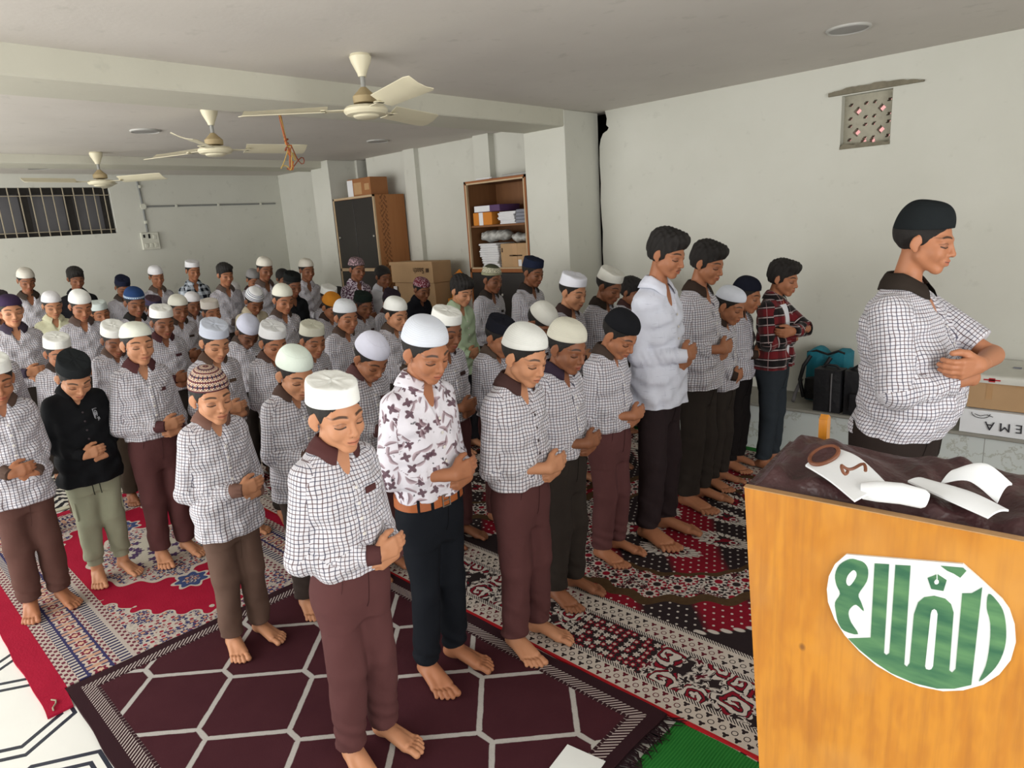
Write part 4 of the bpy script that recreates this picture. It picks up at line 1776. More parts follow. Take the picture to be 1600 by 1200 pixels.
    for sd in (1, -1):
        dts.append(np.minimum(cap(S[sd], Ej[sd], .044 * h * gy, .0375 * h)[0](x, y, z), cap(Ej[sd], W[sd], .0375 * h, .032 * h)[0](x, y, z)))
    which = np.argmin(np.stack([d[Fs].mean(1) for d in dts], 1), 1)
    tb = srows
    arc_z = np.interp(z, [r[0] for r in tb], np.concatenate([[0], np.cumsum(np.hypot(np.diff([r[0] for r in tb]), .75 * np.diff([r[3] for r in tb])))]))
    A0, B0 = .087 * h * gd, .121 * h * g
    tt = np.linspace(-PI, PI, 721)
    arc = np.concatenate([[0], np.cumsum(np.hypot(A0 * np.diff(np.cos(tt)), B0 * np.diff(np.sin(tt))))])
    arc -= arc[360]
    phi = np.arctan2(y / B0, (x - cx_) / A0)
    uv = np.zeros((len(Fs), 4, 2))
    PhF = phi[Fs]
    df = PhF - PhF[:, :1]
    PhF = PhF - (df > PI) * 2 * PI + (df < -PI) * 2 * PI
    base = np.interp(PhF, tt, arc)
    base = np.where(PhF > PI, arc[-1] + (PhF - PI) * A0, np.where(PhF < -PI, arc[0] + (PhF + PI) * A0, base))
    # fronts and backs of real shirts are cut straight: blend arc length with plain width on the front
    uv[..., 0] = base
    uv[..., 1] = arc_z[Fs]
    for wi, sd in ((1, 1), (2, -1)):
        mk = which == wi
        if not mk.any():
            continue
        Pf = Vs[Fs[mk]]
        a, b, c = S[sd], Ej[sd], W[sd]
        L1, L2 = np.linalg.norm(b - a), np.linalg.norm(c - b)
        d1, d2 = (b - a) / L1, (c - b) / L2
        t1 = (Pf - a) @ d1
        t2 = (Pf - b) @ d2
        dist1 = np.linalg.norm(Pf - (a + np.clip(t1, 0, L1)[..., None] * d1), axis=-1)
        dist2 = np.linalg.norm(Pf - (b + np.clip(t2, 0, L2)[..., None] * d2), axis=-1)
        up_ = (dist1.mean(1) < dist2.mean(1))[:, None]
        along = np.where(up_, t1, L1 + t2)
        ang = []
        for p0, d in ((a, d1), (b, d2)):
            ref = np.cross(d1, d2)
            ref = ref / np.linalg.norm(ref)
            v2 = np.cross(d, ref)
            rel = Pf - p0
            ang.append(np.arctan2(rel @ ref, rel @ v2))
        an_ = np.where(up_, ang[0], ang[1])
        dd = an_ - an_[:, :1]
        an_ = an_ - (dd > PI) * 2 * PI + (dd < -PI) * 2 * PI
        uv[mk, :, 0] = an_ * .040 * h
        uv[mk, :, 1] = along
    uv /= (.92 + .08 * h)
    sh = mobj('shirt', make_mesh('shirt', Vs, Fs, SHIRT[shirt], uv=uv), body, shirtcol)
    del Gs
    if undershirt:
        mb = MB()
        nz_, ny_ = 24, 10
        for i in range(nz_ + 1):
            zz = .80 * H + (zhem - .01 - .80 * H) * i / nz_
            for j in range(ny_ + 1):
                yy = (-.05 + .1 * j / ny_) * h
                mb.v.append((float(torso.front(yy, zz, -.004 * h)), yy, zz))
        for i in range(nz_):
            for j in range(ny_):
                a = i * (ny_ + 1) + j
                mb.f.append((a, a + 1, a + ny_ + 2, a + ny_ + 1)); mb.m.append(0)
        mb.build('undershirt', M_under, body, smooth=True)
    # collar
    if collar is not None:
        nth, th0 = (40 if near else 20), .30
        rn = .0435 * h * (1 + (g - 1) * .5)
        pts = []
        cpx = .004 * h + lS
        rowsN = 6
        zz_ = np.linspace(.852 * H, .70 * H, 60)
        for i in range(nth + 1):
            th = th0 + (2 * PI - 2 * th0) * i / nth
            c, sn = math.cos(th), math.sin(th)
            fr_ = max(0, c)
            bz = .838 * H + .004 * h - .030 * h * fr_ ** 1.5
            tz_ = bz + (.030 - .006 * fr_) * h
            # surface line of the shirt in this direction
            cx2, ax2, ay2 = st.at(zz_)
            Px = cx2 + ax2 * c
            Py = ay2 * sn
            Ls = np.concatenate([[0], np.cumsum(np.sqrt(np.diff(Px) ** 2 + np.diff(Py) ** 2 + np.diff(zz_) ** 2))])
            tip = math.exp(-((abs(th if th < PI else th - 2 * PI) - th0) / .45) ** 2)
            dl = (.046 + .030 * tip) * h
            sx = np.interp(dl, Ls, Px)
            sy = np.interp(dl, Ls, Py)
            sz = np.interp(dl, Ls, zz_)
            out = np.array([c, sn, .9])
            out /= np.linalg.norm(out)
            endp = np.array([sx, sy, sz]) + out * .0085 * h
            stand = rn + .004 * h
            p0 = np.array([cpx + rn * c, rn * sn, bz - .006 * h])
            p1 = np.array([cpx + (rn - .002 * h) * c, (rn - .002 * h) * sn, tz_ - .003 * h])
            p2 = np.array([cpx + (rn + .004 * h) * c, (rn + .004 * h) * sn, tz_])
            p3 = np.array([cpx + (rn + .010 * h) * c, (rn + .010 * h) * sn, tz_ - .007 * h])
            p4 = p3 * .5 + endp * .5 + out * .003 * h
            p5 = endp - out * .003 * h
            pts += [p0, p1, p2, p3, p4, endp, p5]
        rowsN = 7
        fs = []
        for i in range(nth):
            for k in range(rowsN - 1):
                a = i * rowsN + k
                fs.append((a, a + rowsN, a + rowsN + 1, a + 1))
        mat = M_trim if collar != 'same' else SHIRT[shirt]
        me = make_mesh('collar', np.array(pts), np.array(fs), mat, uv=np.array([[(p[1], p[2] * 1.3) for p in np.array(pts)[list(f_)]] for f_ in fs]))
        mobj('collar', me, sh, collar if collar != 'same' else shirtcol)
    # cuffs
    cuffcol = collar if collar not in (None, 'same') else shirtcol
    if sleeve > .9 and cuff:
        for sd in (1, -1):
            e, w, en = Ej[sd], W[sd], sl[sd]
            d = U(*(w - e))
            mb = MB()
            r = .0315 * h * (1 + (g - 1) * .5)
            mb.tube([en - d * .014 * h, en - d * .010 * h, en + d * .006 * h, w + d * .010 * h, w + d * .013 * h, w + d * .010 * h], [r * .9, r * 1.04, r * 1.0, r * .88, r * .84, r * .70], 20 if near else 12)
            mb.build('cuff', M_trim if cuffcol == collar else SHIRT[shirt], sh, smooth=60, col=lin(cuffcol))
    elif sleeve > .3:
        for sd in ((1, -1) if not shortl else (-1,)):
            e, en = Ej[sd], sl[sd]
            d = U(*(en - e))
            mb = MB()
            r = .0375 * h * (1 + (g - 1) * .5)
            mb.tube([en - d * .030 * h, en - d * .026 * h, en - d * .004 * h, en + d * .002 * h, en - d * .002 * h], [r * .93, r * 1.07, r * 1.09, r * 1.0, r * .82], 20 if near else 12)
            ob = mb.build('sleeve_roll', SHIRT[shirt], sh, smooth=60, col=lin(shirtcol))
            uvl = ob.data.uv_layers.new(name='UVMap')
            for lp in ob.data.loops:
                v_ = ob.data.vertices[lp.vertex_index].co
                uvl.data[lp.index].uv = (v_.y + v_.x, v_.z)
    # pocket trim, buttons
    if pocket and vox < .0068:
        mb = MB()
        y0, y1, z0, z1 = .036 * h, .080 * h, .722 * H, .736 * H
        for off in (0.0, 1.0):
            for i in range(7):
                yy = y0 + (y1 - y0) * i / 6
                for zz in (z0, z1):
                    mb.v.append((float(st.front(yy, zz)) + (.0035 * h if off else -.002), yy, zz))
        for i in range(6):
            a = i * 2
            mb.f += [(14 + a, 14 + a + 2, 14 + a + 3, 14 + a + 1), (a, a + 2, 14 + a + 2, 14 + a), (a + 1, 14 + a + 1, 14 + a + 3, a + 3)]
        mb.f += [(0, 14, 15, 1), (12, 13, 27, 26)]
        mb.m = [0] * len(mb.f)
        mb.build('pocket_trim', M_trim, sh, col=lin(cuffcol if cuffcol != shirtcol else (90, 70, 70)))
    if vox < .0045 and not undershirt and shirt == 'check':
        def patch(nm, y0, y1, z0, z1, ny, nz, th):
            q, uvs = MB(), []
            for i in range(nz + 1):
                for j in range(ny + 1):
                    yy, zz = y0 + (y1 - y0) * j / ny, z0 + (z1 - z0) * i / nz
                    xx = float(st.front(yy, zz)) + .0028
                    edge_ = (j in (0, ny)) or (i in (0, nz))
                    q.v.append((xx + (th if not edge_ else -.004), yy, zz))
            for i in range(nz):
                for j in range(ny):
                    a = i * (ny + 1) + j
                    q.f.append((a, a + 1, a + ny + 2, a + ny + 1)); q.m.append(0)
            ob = q.build(nm, SHIRT[shirt], sh, smooth=True)
            l = ob.data.uv_layers.new(name='UVMap')
            for lp in ob.data.loops:
                c_ = ob.data.vertices[lp.vertex_index].co
                l.data[lp.index].uv = (c_.y, c_.z)
        patch('placket', -.010 * h, .018 * h, max(zhem + .01, zc + .05 * H if arms != 2 else zc), .752 * H, 4, 26, .0030)
        if pocket:
            patch('pocket', .037 * h, .079 * h, .670 * H, .724 * H, 6, 8, .0030)
    if near and buttons and not undershirt:
        for i in range(buttons):
            zz = (.745 - .037 * i) * H
            if abs(zz - zc) < .035 * H or zz < zhem + .02:
                continue
            mb = MB(); mb.lathe([(.0, 0), (.0052 * h, 0), (.0055 * h, .0012), (.004 * h, .002), (.0, .0016)], (0, 0, 0), 12)
            b_ = mb.build('button', btn or M_btn, sh, smooth=True)
            b_.location = (float(st.front(0, zz)) + .005, .004 * h, zz)
            b_.rotation_euler = (0, PI / 2, 0)

    if emblem:
        mb = MB()
        curves = [[(-.5, 1), (.6, 1.05), (1, 1)], [(-.3, 1), (-.35, .2), (-.2, -.6), (.2, -.8)], [(0, -.5), (-.1, .3), (.3, .75), (.7, .5), (.75, -.1), (.45, -.5)], [(.2, -.2), (.15, .2), (.4, .4), (.5, .1), (.35, -.2)],
                  [(.5, -.6), (.8, -.9), (1.0, -.5), (1.25, -.9), (1.0, -1.1)], [(.7, -1.2), (.9, -.8), (1.3, -.7)]]
        for cv in curves:
            pts = []
            for k in range(len(cv) - 1):
                for q in range(4):
                    t = q / 4
                    yy = (.058 + .016 * (cv[k][0] * (1 - t) + cv[k + 1][0] * t)) * h
                    zz = .725 * H + .030 * h * (cv[k][1] * (1 - t) + cv[k + 1][1] * t)
                    pts.append((float(st.front(yy, zz)) + .001, yy, zz))
            mb.tube(pts, .0017, 6)
        mb.build('embroidery', M_papr, sh, smooth=True)
    # -------- trousers
    tv = max(vox * 1.35, .0048)
    Gt = Grid(np.arange(-.12 * h * gd - .015, .12 * h * gd + bel + .03, tv), np.arange(-(stance + .17) * h * gy, (stance + .17) * h * gy, tv), axis([(.030 * H, .612 * H, tv)]))
    wt = Tube([(.40 * H, 0, .064 * h * gd, .094 * h * g), (.455 * H, 0, .083 * h * gd, .119 * h * g), (.51 * H, .002, .086 * h * gd, .120 * h * g), (.56 * H, .003 + bel * .8, .085 * h * gd, .117 * h * g), (.60 * H, .004 + bel, .084 * h * gd, .114 * h * g)], 2.4)
    ztopT = min(.60 * H, (hem + .03) * H) if not belt else (hem + .012) * H
    Gt.add(wt.prim(.405 * H, ztopT), .006)
    for sd in (1, -1):
        hip = np.array([0, sd * .056 * h * gy, .48 * H])
        kn = np.array([.010 * h, sd * (stance + .004) * h, .27 * H])
        an = np.array([-.016 * h, sd * (stance + .012) * h, (.055 if not jogger else .10) * H])
        dv = U(*(an - kn))

        def leg(p, A, B, sd=sd, last=False):
            fn, lo, hi = p

            def f2(x, y, z):
                t = (z - .04 * H) / H
                low = np.clip(1 - t / .16, 0, 1)
                w = (.0004 + (.0038 if not jogger else .008) * low ** 1.5) * h * np.sin(z * 88 / h + 46 * y + 30 * x + sd + ph + 1.3 * np.sin(z * 31 + ph)) + .0022 * h * np.sin(17 * z + 38 * x * sd + 25 * y + ph) + .0014 * h * np.sin(31 * z - 60 * y + ph * 2)
                d = fn(x, y, z) + w
                # pressed crease on the front
                return np.maximum(d, (an[2] - .004 * h) - z)
            return f2, lo, hi
        rk = .0595 * h * legw
        ra = .0520 * h * legw
        Gt.add(leg(cap(hip, kn, 0.0690 * h * gy * (.6 + .4 * legw), rk), hip, kn), .030)
        Gt.add(leg(cap(kn, an + np.array([0, 0, -.015 * h]), rk, ra if not jogger else .047 * h), kn, an, last=True), .012)
    Vt, Ft = Gt.mesh()
    Vt = smooth_mesh(Vt, Ft, 1, .4)
    tr = mobj('trousers', make_mesh('trousers', Vt, Ft, M_cloth), body, trouser)
    if near and not jogger:
        dk = tuple(c * .62 for c in lin(trouser))
        for sd in (1, -1):
            mb = MB()
            pts = []
            for q in range(9):
                t = q / 8
                zz = (min(hem, .545) + .004 - .085 * t) * H
                yy = sd * (.072 + .030 * t ** 1.6) * h * g
                pts.append((float(wt.front(yy, zz)) + .0025, yy, zz))
            mb.tube(pts, .0011, 5)
            mb.build('pocket_seam', M_trim, tr, smooth=True, col=dk)
        mb = MB()
        mb.tube([(float(wt.front(.012 * h * (1 - t), (min(hem, .545) - .09 * t) * H)) + .0022, .012 * h * (1 - t) ** .4, (min(hem, .545) - .09 * t) * H) for t in np.linspace(0, 1, 9)], .0011, 5)
        mb.build('fly_seam', M_trim, tr, smooth=True, col=dk)
    if jogger:
        for sd in (1, -1):
            mb = MB()
            c0 = Vector((-.016 * h, sd * (stance + .011) * h, .088 * H))
            mb.lathe([(.034 * h, -.020 * H), (.040 * h, -.018 * H), (.040 * h, .006 * H), (.044 * h, .014 * H), (.030 * h, .016 * H)], c0, 20)
            mb.build('ankle_cuff', M_cloth, tr, smooth=True, col=lin(trouser))
            mb = MB()
            yy = sd * (stance + .052) * h
            mb.box((-.035 * h, min(yy, yy + sd * .009 * h), .29 * H), (.045 * h, max(yy, yy + sd * .009 * h), .37 * H), bev=.008)
            mb.build('cargo_pocket', M_cloth, tr, smooth=True, col=lin(trouser))
        mb = MB()
        for sd in (-.022, .012):
            x0 = float(wt.front(0, .5 * H)) + .006
            mb.tube([(x0 + .004, sd * h, .53 * H), (x0 + .006, (sd - .004) * h, .46 * H), (x0 + .004, (sd - .002) * h, .41 * H), (x0 + .0, sd * h, .395 * H)], .0022, 6)
        mb.build('drawstring', M_trim, tr, smooth=True, col=lin((40, 44, 38)))
    if belt:
        mb = MB()
        n = 48
        zb0, zb1 = (hem - .016) * H, (hem + .012) * H
        for k, (zz, gr) in enumerate(((zb0, -.002), (zb0, .006), (zb1, .006), (zb1, -.002))):
            cxb, axb, ayb = wt.at(zz)
            for i in range(n):
                a = 2 * PI * i / n
                c, sn = math.cos(a), math.sin(a)
                q = (abs(c) ** 2.4 + abs(sn) ** 2.4) ** (-1 / 2.4)
                mb.v.append((float(cxb) + (float(axb) + gr) * c * q, (float(ayb) + gr) * sn * q, zz))
        for k in range(3):
            for i in range(n):
                j = (i + 1) % n
                mb.f.append((k * n + i, k * n + j, k * n + n + j, k * n + n + i)); mb.m.append(0)
        bl = mb.build('belt', M_leather, tr, smooth=50)
        mb = MB()
        xf = float(wt.front(0, (hem) * H)) + .006
        cz = (zb0 + zb1) / 2
        mb.tube([(xf + .003, -.018, zb0 - .002), (xf + .004, .014, zb0 - .002), (xf + .004, .014, zb1 + .002), (xf + .003, -.018, zb1 + .002)], .0028, 8, closed=True)
        mb.tube([(xf + .005, -.018, cz), (xf + .006, .014, cz)], .002, 6)
        mb.build('buckle', M_buckle, bl, smooth=True)
        for yy in (-.055, .06, -.095, .1):
            mb = MB(); xf2 = float(wt.front(yy * h, hem * H))
            mb.box((xf2 - .004, yy * h - .006, zb0 - .006), (xf2 + .0095, yy * h + .006, zb1 + .006), bev=.002); mb.build('belt_loop', M_cloth, tr, col=lin(trouser))
    if mous:
        mb = MB()
        for sd in (1, -1):
            mb.tube([hl((.0985, sd * .003, -.0475)), hl((.0965, sd * .012, -.0485)), hl((.089, sd * .021, -.0535))], [.0017 * s, .0016 * s, .0008 * s], 6)
        mb.build('moustache', M_hair, body, smooth=True)
    body['_st'] = 0
    del body['_st']
    return body, sh, tr, st


M_papr = plain('silver_thread', (150, 152, 158), .6, .3, .1, 30)
M_under = plain('white_t_shirt', (222, 224, 230), .85, .15, .04, 8)


def place(body, hx, hy_, hz):
    """scale a person so that the top of head or cap stands at the measured height, above the measured spot"""
    floor_z = .0150 if (hx > -2.9 and hy_ < 1.76) else (.0125 if (hx > -5.1 and hy_ < 1.76) else .0104)
    best = None
    for o in [body] + [c for c in COL.objects if c.parent == body and c.name.split('.')[0] in ('cap', 'hair')]:
        n = len(o.data.vertices)
        a = np.empty(n * 3, f32)
        o.data.vertices.foreach_get('co', a)
        a = a.reshape(-1, 3)
        k = np.argsort(a[:, 2])[-max(6, n // 200):]
        t = np.append(a[k, :2].mean(0), a[k, 2].max())
        if best is None or t[2] > best[2]:
            best = t
    s = (hz - floor_z) / best[2]
    body.scale = (s, s, s)
    c, sn = math.cos(body.rotation_euler[2]), math.sin(body.rotation_euler[2])
    body.location = (hx - s * (best[0] * c - best[1] * sn), hy_ - s * (best[0] * sn + best[1] * c), floor_z)
    return s


# ------------------------------------------------------------------ the congregation: (row, head-top x, y, z, mesh step, settings, label)
ROWS = ['boys standing in the front row', 'boys standing in the second row', 'boys standing in the third row', 'boys standing in the fourth row', 'boys standing in the fifth row', 'boys standing in the sixth row', 'boys standing in the back row']
PEOPLE = [
    (0, (-1.740, 1.003, 1.319), 0.0030, dict(hp=.20,hr=.06,captilt=-3,az=-.025,wy=.035,elb=1.05,capkind='flat',capcol=(238,240,236),skin=(188,134,100),trouser=(92,58,58),hem=.53,seed=1,collar=(84,52,52)), 'boy nearest the camera in flat white cap and checked shirt with brown cuffs'),
    (0, (-1.800, 1.425, 1.424), 0.0030, dict(hp=.42,hr=.05,captilt=3,az=-.015,wy=.02,elb=1.0,capkind='dome',capmat='knit',capcol=(222,228,240),skin=(162,108,77),shirt='floral',collar='same',pocket=False,sleeve=.62,belt=True,hem=.53,trouser=(24,27,33),legw=.86,seed=2), 'boy in white floral shirt, tan belt and black jeans'),
    (0, (-1.660, 1.775, 1.354), 0.0030, dict(hp=.40,hy=.04,captilt=6,az=-.03,wy=.03,capkind='dome',capmat='knit',capcol=(238,240,236),skin=(188,134,100),sleeve=.62,pocket=False,btn=M_btnd,trouser=(92,58,58),hem=.535,seed=3), 'boy in white knit cap, sleeves rolled, standing right after the floral shirt boy'),
    (0, (-1.770, 2.155, 1.312), 0.0030, dict(hp=.36,captilt=0,az=-.02,wy=.03,capkind='dome',capmat='knit',capcol=(226,224,208),skin=(130,84,58),sleeve=.60,pocket=False,collar=(56,44,58),trouser=(50,44,40),hem=.535,seed=4,legw=1.05), 'dark-skinned boy in cream knit cap with purple collar, in the front row'),
    (0, (-1.792, 2.591, 1.294), 0.0030, dict(hp=.62,captilt=0,az=-.03,wy=.03,capkind='low',capup=.006,capcol=(26,27,31),skin=(162,108,77),sleeve=.62,pocket=False,collar=(70,58,52),trouser=(92,58,58),hem=.535,seed=5), 'boy in black cap bowing his head, beside the tall youth in white'),
    (0, (-1.748, 2.926, 1.648), 0.0030, dict(hp=.34,hair='full',skin=(162,108,77),shirt='slub',girth=.90,depth=.95,collar='same',pocket=False,cuff=True,sleeve=1.0,hem=.46,trouser=(48,38,40),hs=1.0,mous=True,seed=6,legw=.95), 'tall bareheaded youth in long white shirt, tallest of the front row'),
    (0, (-1.790, 3.424, 1.561), 0.0033, dict(hp=.36,hair='full',girth=.92,skin=(162,108,77),collar=(60,48,42),sleeve=.72,cuff=False,hem=.47,trouser=(50,44,40),hs=.98,seed=7,arms=0), 'bareheaded boy in checked shirt with untucked hem, right behind tall white shirt youth'),
    (0, (-1.824, 3.758, 1.273), 0.0040, dict(hp=.42,capkind='low',capcol=(222,228,240),skin=(162,108,77),arms=1,pocket=False,collar=(62,50,44),hem=.50,trouser=(50,44,40),seed=8), 'small boy in pale blue skullcap with hands low, front row'),
    (0, (-1.872, 4.101, 1.295), 0.0040, dict(hp=.30,hy=.1,capkind='peak',capcol=(26,28,40),skin=(162,108,77),pocket=False,collar=(62,50,44),hem=.49,trouser=(30,26,26),seed=9), 'boy in navy cap standing beside the red plaid shirt boy'),
    (0, (-1.700, 4.237, 1.394), 0.0040, dict(hp=.26,hair='full',skin=(162,108,77),shirt='plaidr',collar='same',pocket=False,undershirt=True,cuff=False,arms=2,hem=.50,trouser=(48,54,60),legw=.9,seed=10), 'boy in open red and black plaid shirt over a white tee, last of front row'),
    (1, (-2.640, 1.012, 1.245), 0.0030, dict(hp=.20,hr=.05,captilt=-4,az=-.01,wy=.03,elb=1.05,capkind='peak',capmat='kufi',skin=(188,134,100),trouser=(104,82,72),hem=.43,pocket=False,collar=(120,90,80),seed=11,legw=.95), 'small boy in maroon patterned kufi and faded brown trousers'),
    (1, (-2.640, 1.381, 1.265), 0.0030, dict(hp=.45,capkind='dome',capcol=(228,240,230),skin=(188,134,100),trouser=(70,60,56),hem=.45,collar=(84,66,60),seed=12), 'boy in smooth round white cap, half hidden behind nearest boy'),
    (1, (-2.620, 1.776, 1.262), 0.0040, dict(hp=.72,hy=.05,capkind='peak',capcol=(220,222,240),skin=(162,108,77),trouser=(92,58,58),collar=(96,66,66),seed=13), 'boy in pleated lavender white cap bowing low, behind the floral shirt boy'),
    (1, (-2.660, 2.227, 1.325), 0.0040, dict(hp=.35,capkind='flat',capcol=(238,240,236),skin=(130,84,58),trouser=(92,58,58),collar=(64,46,44),seed=14,girth=1.1,depth=1.1,sleeve=.8), "stout boy in flat white cap with black pocket trim, behind the floral boy's head"),
    (1, (-2.616, 2.580, 1.236), 0.0040, dict(hp=.45,capkind='flat',capcol=(28,29,38),skin=(162,108,77),trouser=(92,58,58),collar=(92,78,70),seed=15), 'boy in black cap between green shirt boy and the white knit caps'),
    (1, (-2.544, 2.913, 1.264), 0.0040, dict(hp=.85,hy=.1,capkind='dome',capcol=(214,214,206),skin=(130,84,58),trouser=(50,44,40),seed=16), 'boy in cream cap bowed so low his face is hidden'),
    (1, (-2.640, 3.253, 1.405), 0.0040, dict(hp=.34,capkind='flat',capcol=(228,230,240),skin=(188,134,100),trouser=(50,44,40),collar=(66,50,48),seed=17), 'boy in flat white banded cap standing before the pillar'),
    (1, (-2.580, 3.585, 1.411), 0.0040, dict(hp=.48,capkind='flat',capcol=(222,222,214),skin=(130,84,58),trouser=(50,44,40),collar=(56,48,42),seed=18), 'dark boy in flat cream cap beside the wall crack'),
    (1, (-2.950, 4.431, 1.258), 0.0055, dict(hp=.35,hair='full',skin=(130,84,58),trouser=(50,44,40),seed=19), "boy whose black hair shows behind the tall youth's shoulder"),
    (2, (-3.780, 0.510, 1.296), 0.0040, dict(hp=.3,capkind='flat',capcol=(238,240,236),skin=(162,108,77),trouser=(92,64,58),hem=.44,pocket=False,collar=(92,74,66),seed=20,arms=1), 'boy cut off by the left edge, only checked shirt and legs showing'),
    (2, (-3.800, 0.832, 1.249), 0.0030, dict(hp=.66,hy=.05,elb=.98,capkind='flat',capcol=(34,37,39),skin=(188,134,100),shirt='plain',shirtcol=(22,23,26),collar='same',pocket=False,arms=1,hem=.44,trouser=(150,152,130),jogger=True,emblem=True,btn=M_btnd,girth=1.06,seed=21), 'boy in black shirt and black cap with pale green cargo trousers'),
    (2, (-3.800, 1.138, 1.336), 0.0030, dict(hp=.14,az=-.02,wy=.03,elb=1.05,capkind='low',capcol=(226,230,218),skin=(188,134,100),trouser=(92,58,58),collar=(86,54,56),seed=22), 'fair boy in cream skullcap with maroon collar, right of the black shirt boy'),
    (2, (-3.744, 1.503, 1.310), 0.0040, dict(hp=.45,capkind='flat',capmat='knit',capcol=(214,222,240),skin=(188,134,100),trouser=(50,44,40),collar=(90,72,62),seed=23), 'boy in pale blue patterned cap, behind the maroon kufi boy'),
    (2, (-3.748, 1.839, 1.251), 0.0040, dict(hp=.42,capkind='flat',capcol=(226,228,230),skin=(162,108,77),trouser=(50,44,40),collar=(88,68,62),seed=24), 'boy in creased flat white cap, just behind the smooth round white cap'),
    (2, (-3.848, 2.153, 1.201), 0.0040, dict(hp=.34,capkind='flat',capcol=(208,208,192),skin=(162,108,77),trouser=(50,44,40),seed=25,collar=(86,60,56)), "boy in beige cap right behind the nearest boy's white cap"),
    (2, (-3.940, 2.477, 1.289), 0.0040, dict(hp=.26,capkind='dome',capmat='knit',capcol=(226,230,236),skin=(162,108,77),trouser=(50,44,40),collar=(82,66,58),seed=26), 'boy in white dome cap, orange cap showing at his shoulder'),
    (2, (-3.760, 2.760, 1.277), 0.0040, dict(hp=.34,hy=.1,capkind='dome',capcol=(238,240,236),skin=(188,134,100),trouser=(50,44,40),collar=(88,74,66),seed=27), 'boy in white gathered cap left of the maroon cap boy'),
    (2, (-3.700, 3.336, 1.379), 0.0040, dict(hp=.42,hair='full',skin=(188,134,100),shirt='plain',shirtcol=(176,196,166),collar='same',pocket=False,arms=1,hem=.45,trouser=(40,40,44),seed=28), 'bareheaded boy in pale green shirt near the shelf unit'),
    (2, (-3.900, 3.856, 1.401), 0.0040, dict(hp=.24,capkind='peak',capmat='kufiw',skin=(130,84,58),trouser=(50,44,40),collar=(56,48,44),seed=29), 'boy in black and white patterned cap before the open shelves'),
    (2, (-3.550, 3.905, 1.458), 0.0040, dict(hp=.34,capkind='flat',capcol=(32,38,58),skin=(130,84,58),trouser=(50,44,40),collar=(56,50,48),pocket=False,seed=30), 'boy in navy cap beside the pillar, before the dark cupboard doors'),
    (3, (-4.900, 0.652, 1.358), 0.0055, dict(hp=.3,capkind='flat',capcol=(238,240,236),skin=(162,108,77),trouser=(50,44,40),seed=31), 'boy at the left edge, only a checked sleeve showing above third row'),
    (3, (-4.848, 1.005, 1.242), 0.0055, dict(hp=.34,capkind='flat',capcol=(238,240,236),skin=(162,108,77),trouser=(96,66,56),collar=(60,50,46),seed=32), 'boy in flat white cap mostly hidden behind the black shirt boy'),
    (3, (-4.900, 1.336, 1.267), 0.0055, dict(hp=.48,capkind='flat',capcol=(238,240,236),skin=(130,84,58),trouser=(70,60,50),collar=(96,80,72),seed=33), "boy in white cap peeking past the fair boy's cream skullcap"),
    (3, (-4.992, 1.661, 1.322), 0.0055, dict(hp=.30,capkind='flat',capcol=(238,240,236),skin=(130,84,58),trouser=(50,44,40),collar=(78,48,52),seed=34), 'boy in flat white cap with black pocket trim, right of the fair boy'),
    (3, (-4.500, 2.063, 1.222), 0.0055, dict(hp=.85,capkind='dome',capmat='knit',capcol=(216,220,240),skin=(104,68,48),trouser=(50,44,40),collar=(76,64,58),seed=35), 'dark boy in lavender cap with head bowed, right of pale blue cap boy'),
    (3, (-4.900, 2.555, 1.371), 0.0055, dict(hp=.36,capkind='peak',capcol=(228,228,214),skin=(162,108,77),trouser=(50,44,40),collar=(78,64,58),seed=36), 'boy in tall cream cap in front of the black cap boy'),
    (3, (-4.836, 2.936, 1.265), 0.0055, dict(hp=.58,capkind='dome',capcol=(196,128,44),skin=(162,108,77),trouser=(50,44,40),collar=(70,56,52),seed=37), 'boy in orange mustard cap, the only orange cap in the room'),
    (3, (-4.928, 3.264, 1.236), 0.0055, dict(hp=.34,capkind='flat',capcol=(28,38,34),skin=(130,84,58),trouser=(50,44,40),seed=38), 'boy in dark green cap below the printed maroon shirt boy'),
    (3, (-4.956, 3.598, 1.221), 0.0055, dict(hp=.50,capkind='flat',capcol=(52,42,52),skin=(130,84,58),trouser=(50,44,40),seed=39), 'boy in dark plum cap half hidden by a white gathered cap'),
    (3, (-5.050, 4.039, 1.274), 0.0055, dict(hp=.42,capkind='low',capmat='fleck',capcol=(104,36,48),skin=(130,84,58),shirt='plain',shirtcol=(30,32,38),collar='same',pocket=False,trouser=(24,24,27),seed=40), 'boy in flecked maroon cap and black shirt before the big carton'),
    (4, (-5.850, 0.991, 1.446), 0.0055, dict(hp=.22,capkind='low',capcol=(58,44,70),skin=(188,134,100),trouser=(50,44,40),collar=(66,58,72),pocket=False,seed=41,girth=1.05), 'boy with purple headgear and purple collar near the left edge'),
    (4, (-5.850, 1.424, 1.434), 0.0055, dict(hp=.46,capkind='dome',capcol=(238,240,236),skin=(162,108,77),trouser=(50,44,40),collar=(96,80,74),pocket=False,seed=42,arms=1), 'boy in white round cap with hands clasped, above the black shirt boy'),
    (4, (-5.794, 1.779, 1.416), 0.0055, dict(hp=.36,capkind='dome',capmat='band',capcol=(34,60,104),skin=(130,84,58),trouser=(50,44,40),collar=(44,42,42),seed=43), 'boy in blue cap with a pale dotted band'),
    (4, (-5.848, 2.115, 1.315), 0.0055, dict(hp=.34,capkind='low',capcol=(228,228,216),skin=(130,84,58),trouser=(50,44,40),collar=(70,58,52),seed=44), 'dark boy in ivory skullcap right of the blue banded cap'),
    (4, (-5.968, 2.423, 1.244), 0.0055, dict(hp=.20,hr=.08,captilt=-5,capkind='flat',capcol=(220,214,206),skin=(162,108,77),shirt='printed',collar='same',trouser=(50,44,40),seed=45), 'boy in off-white tilted cap and purple printed shirt'),
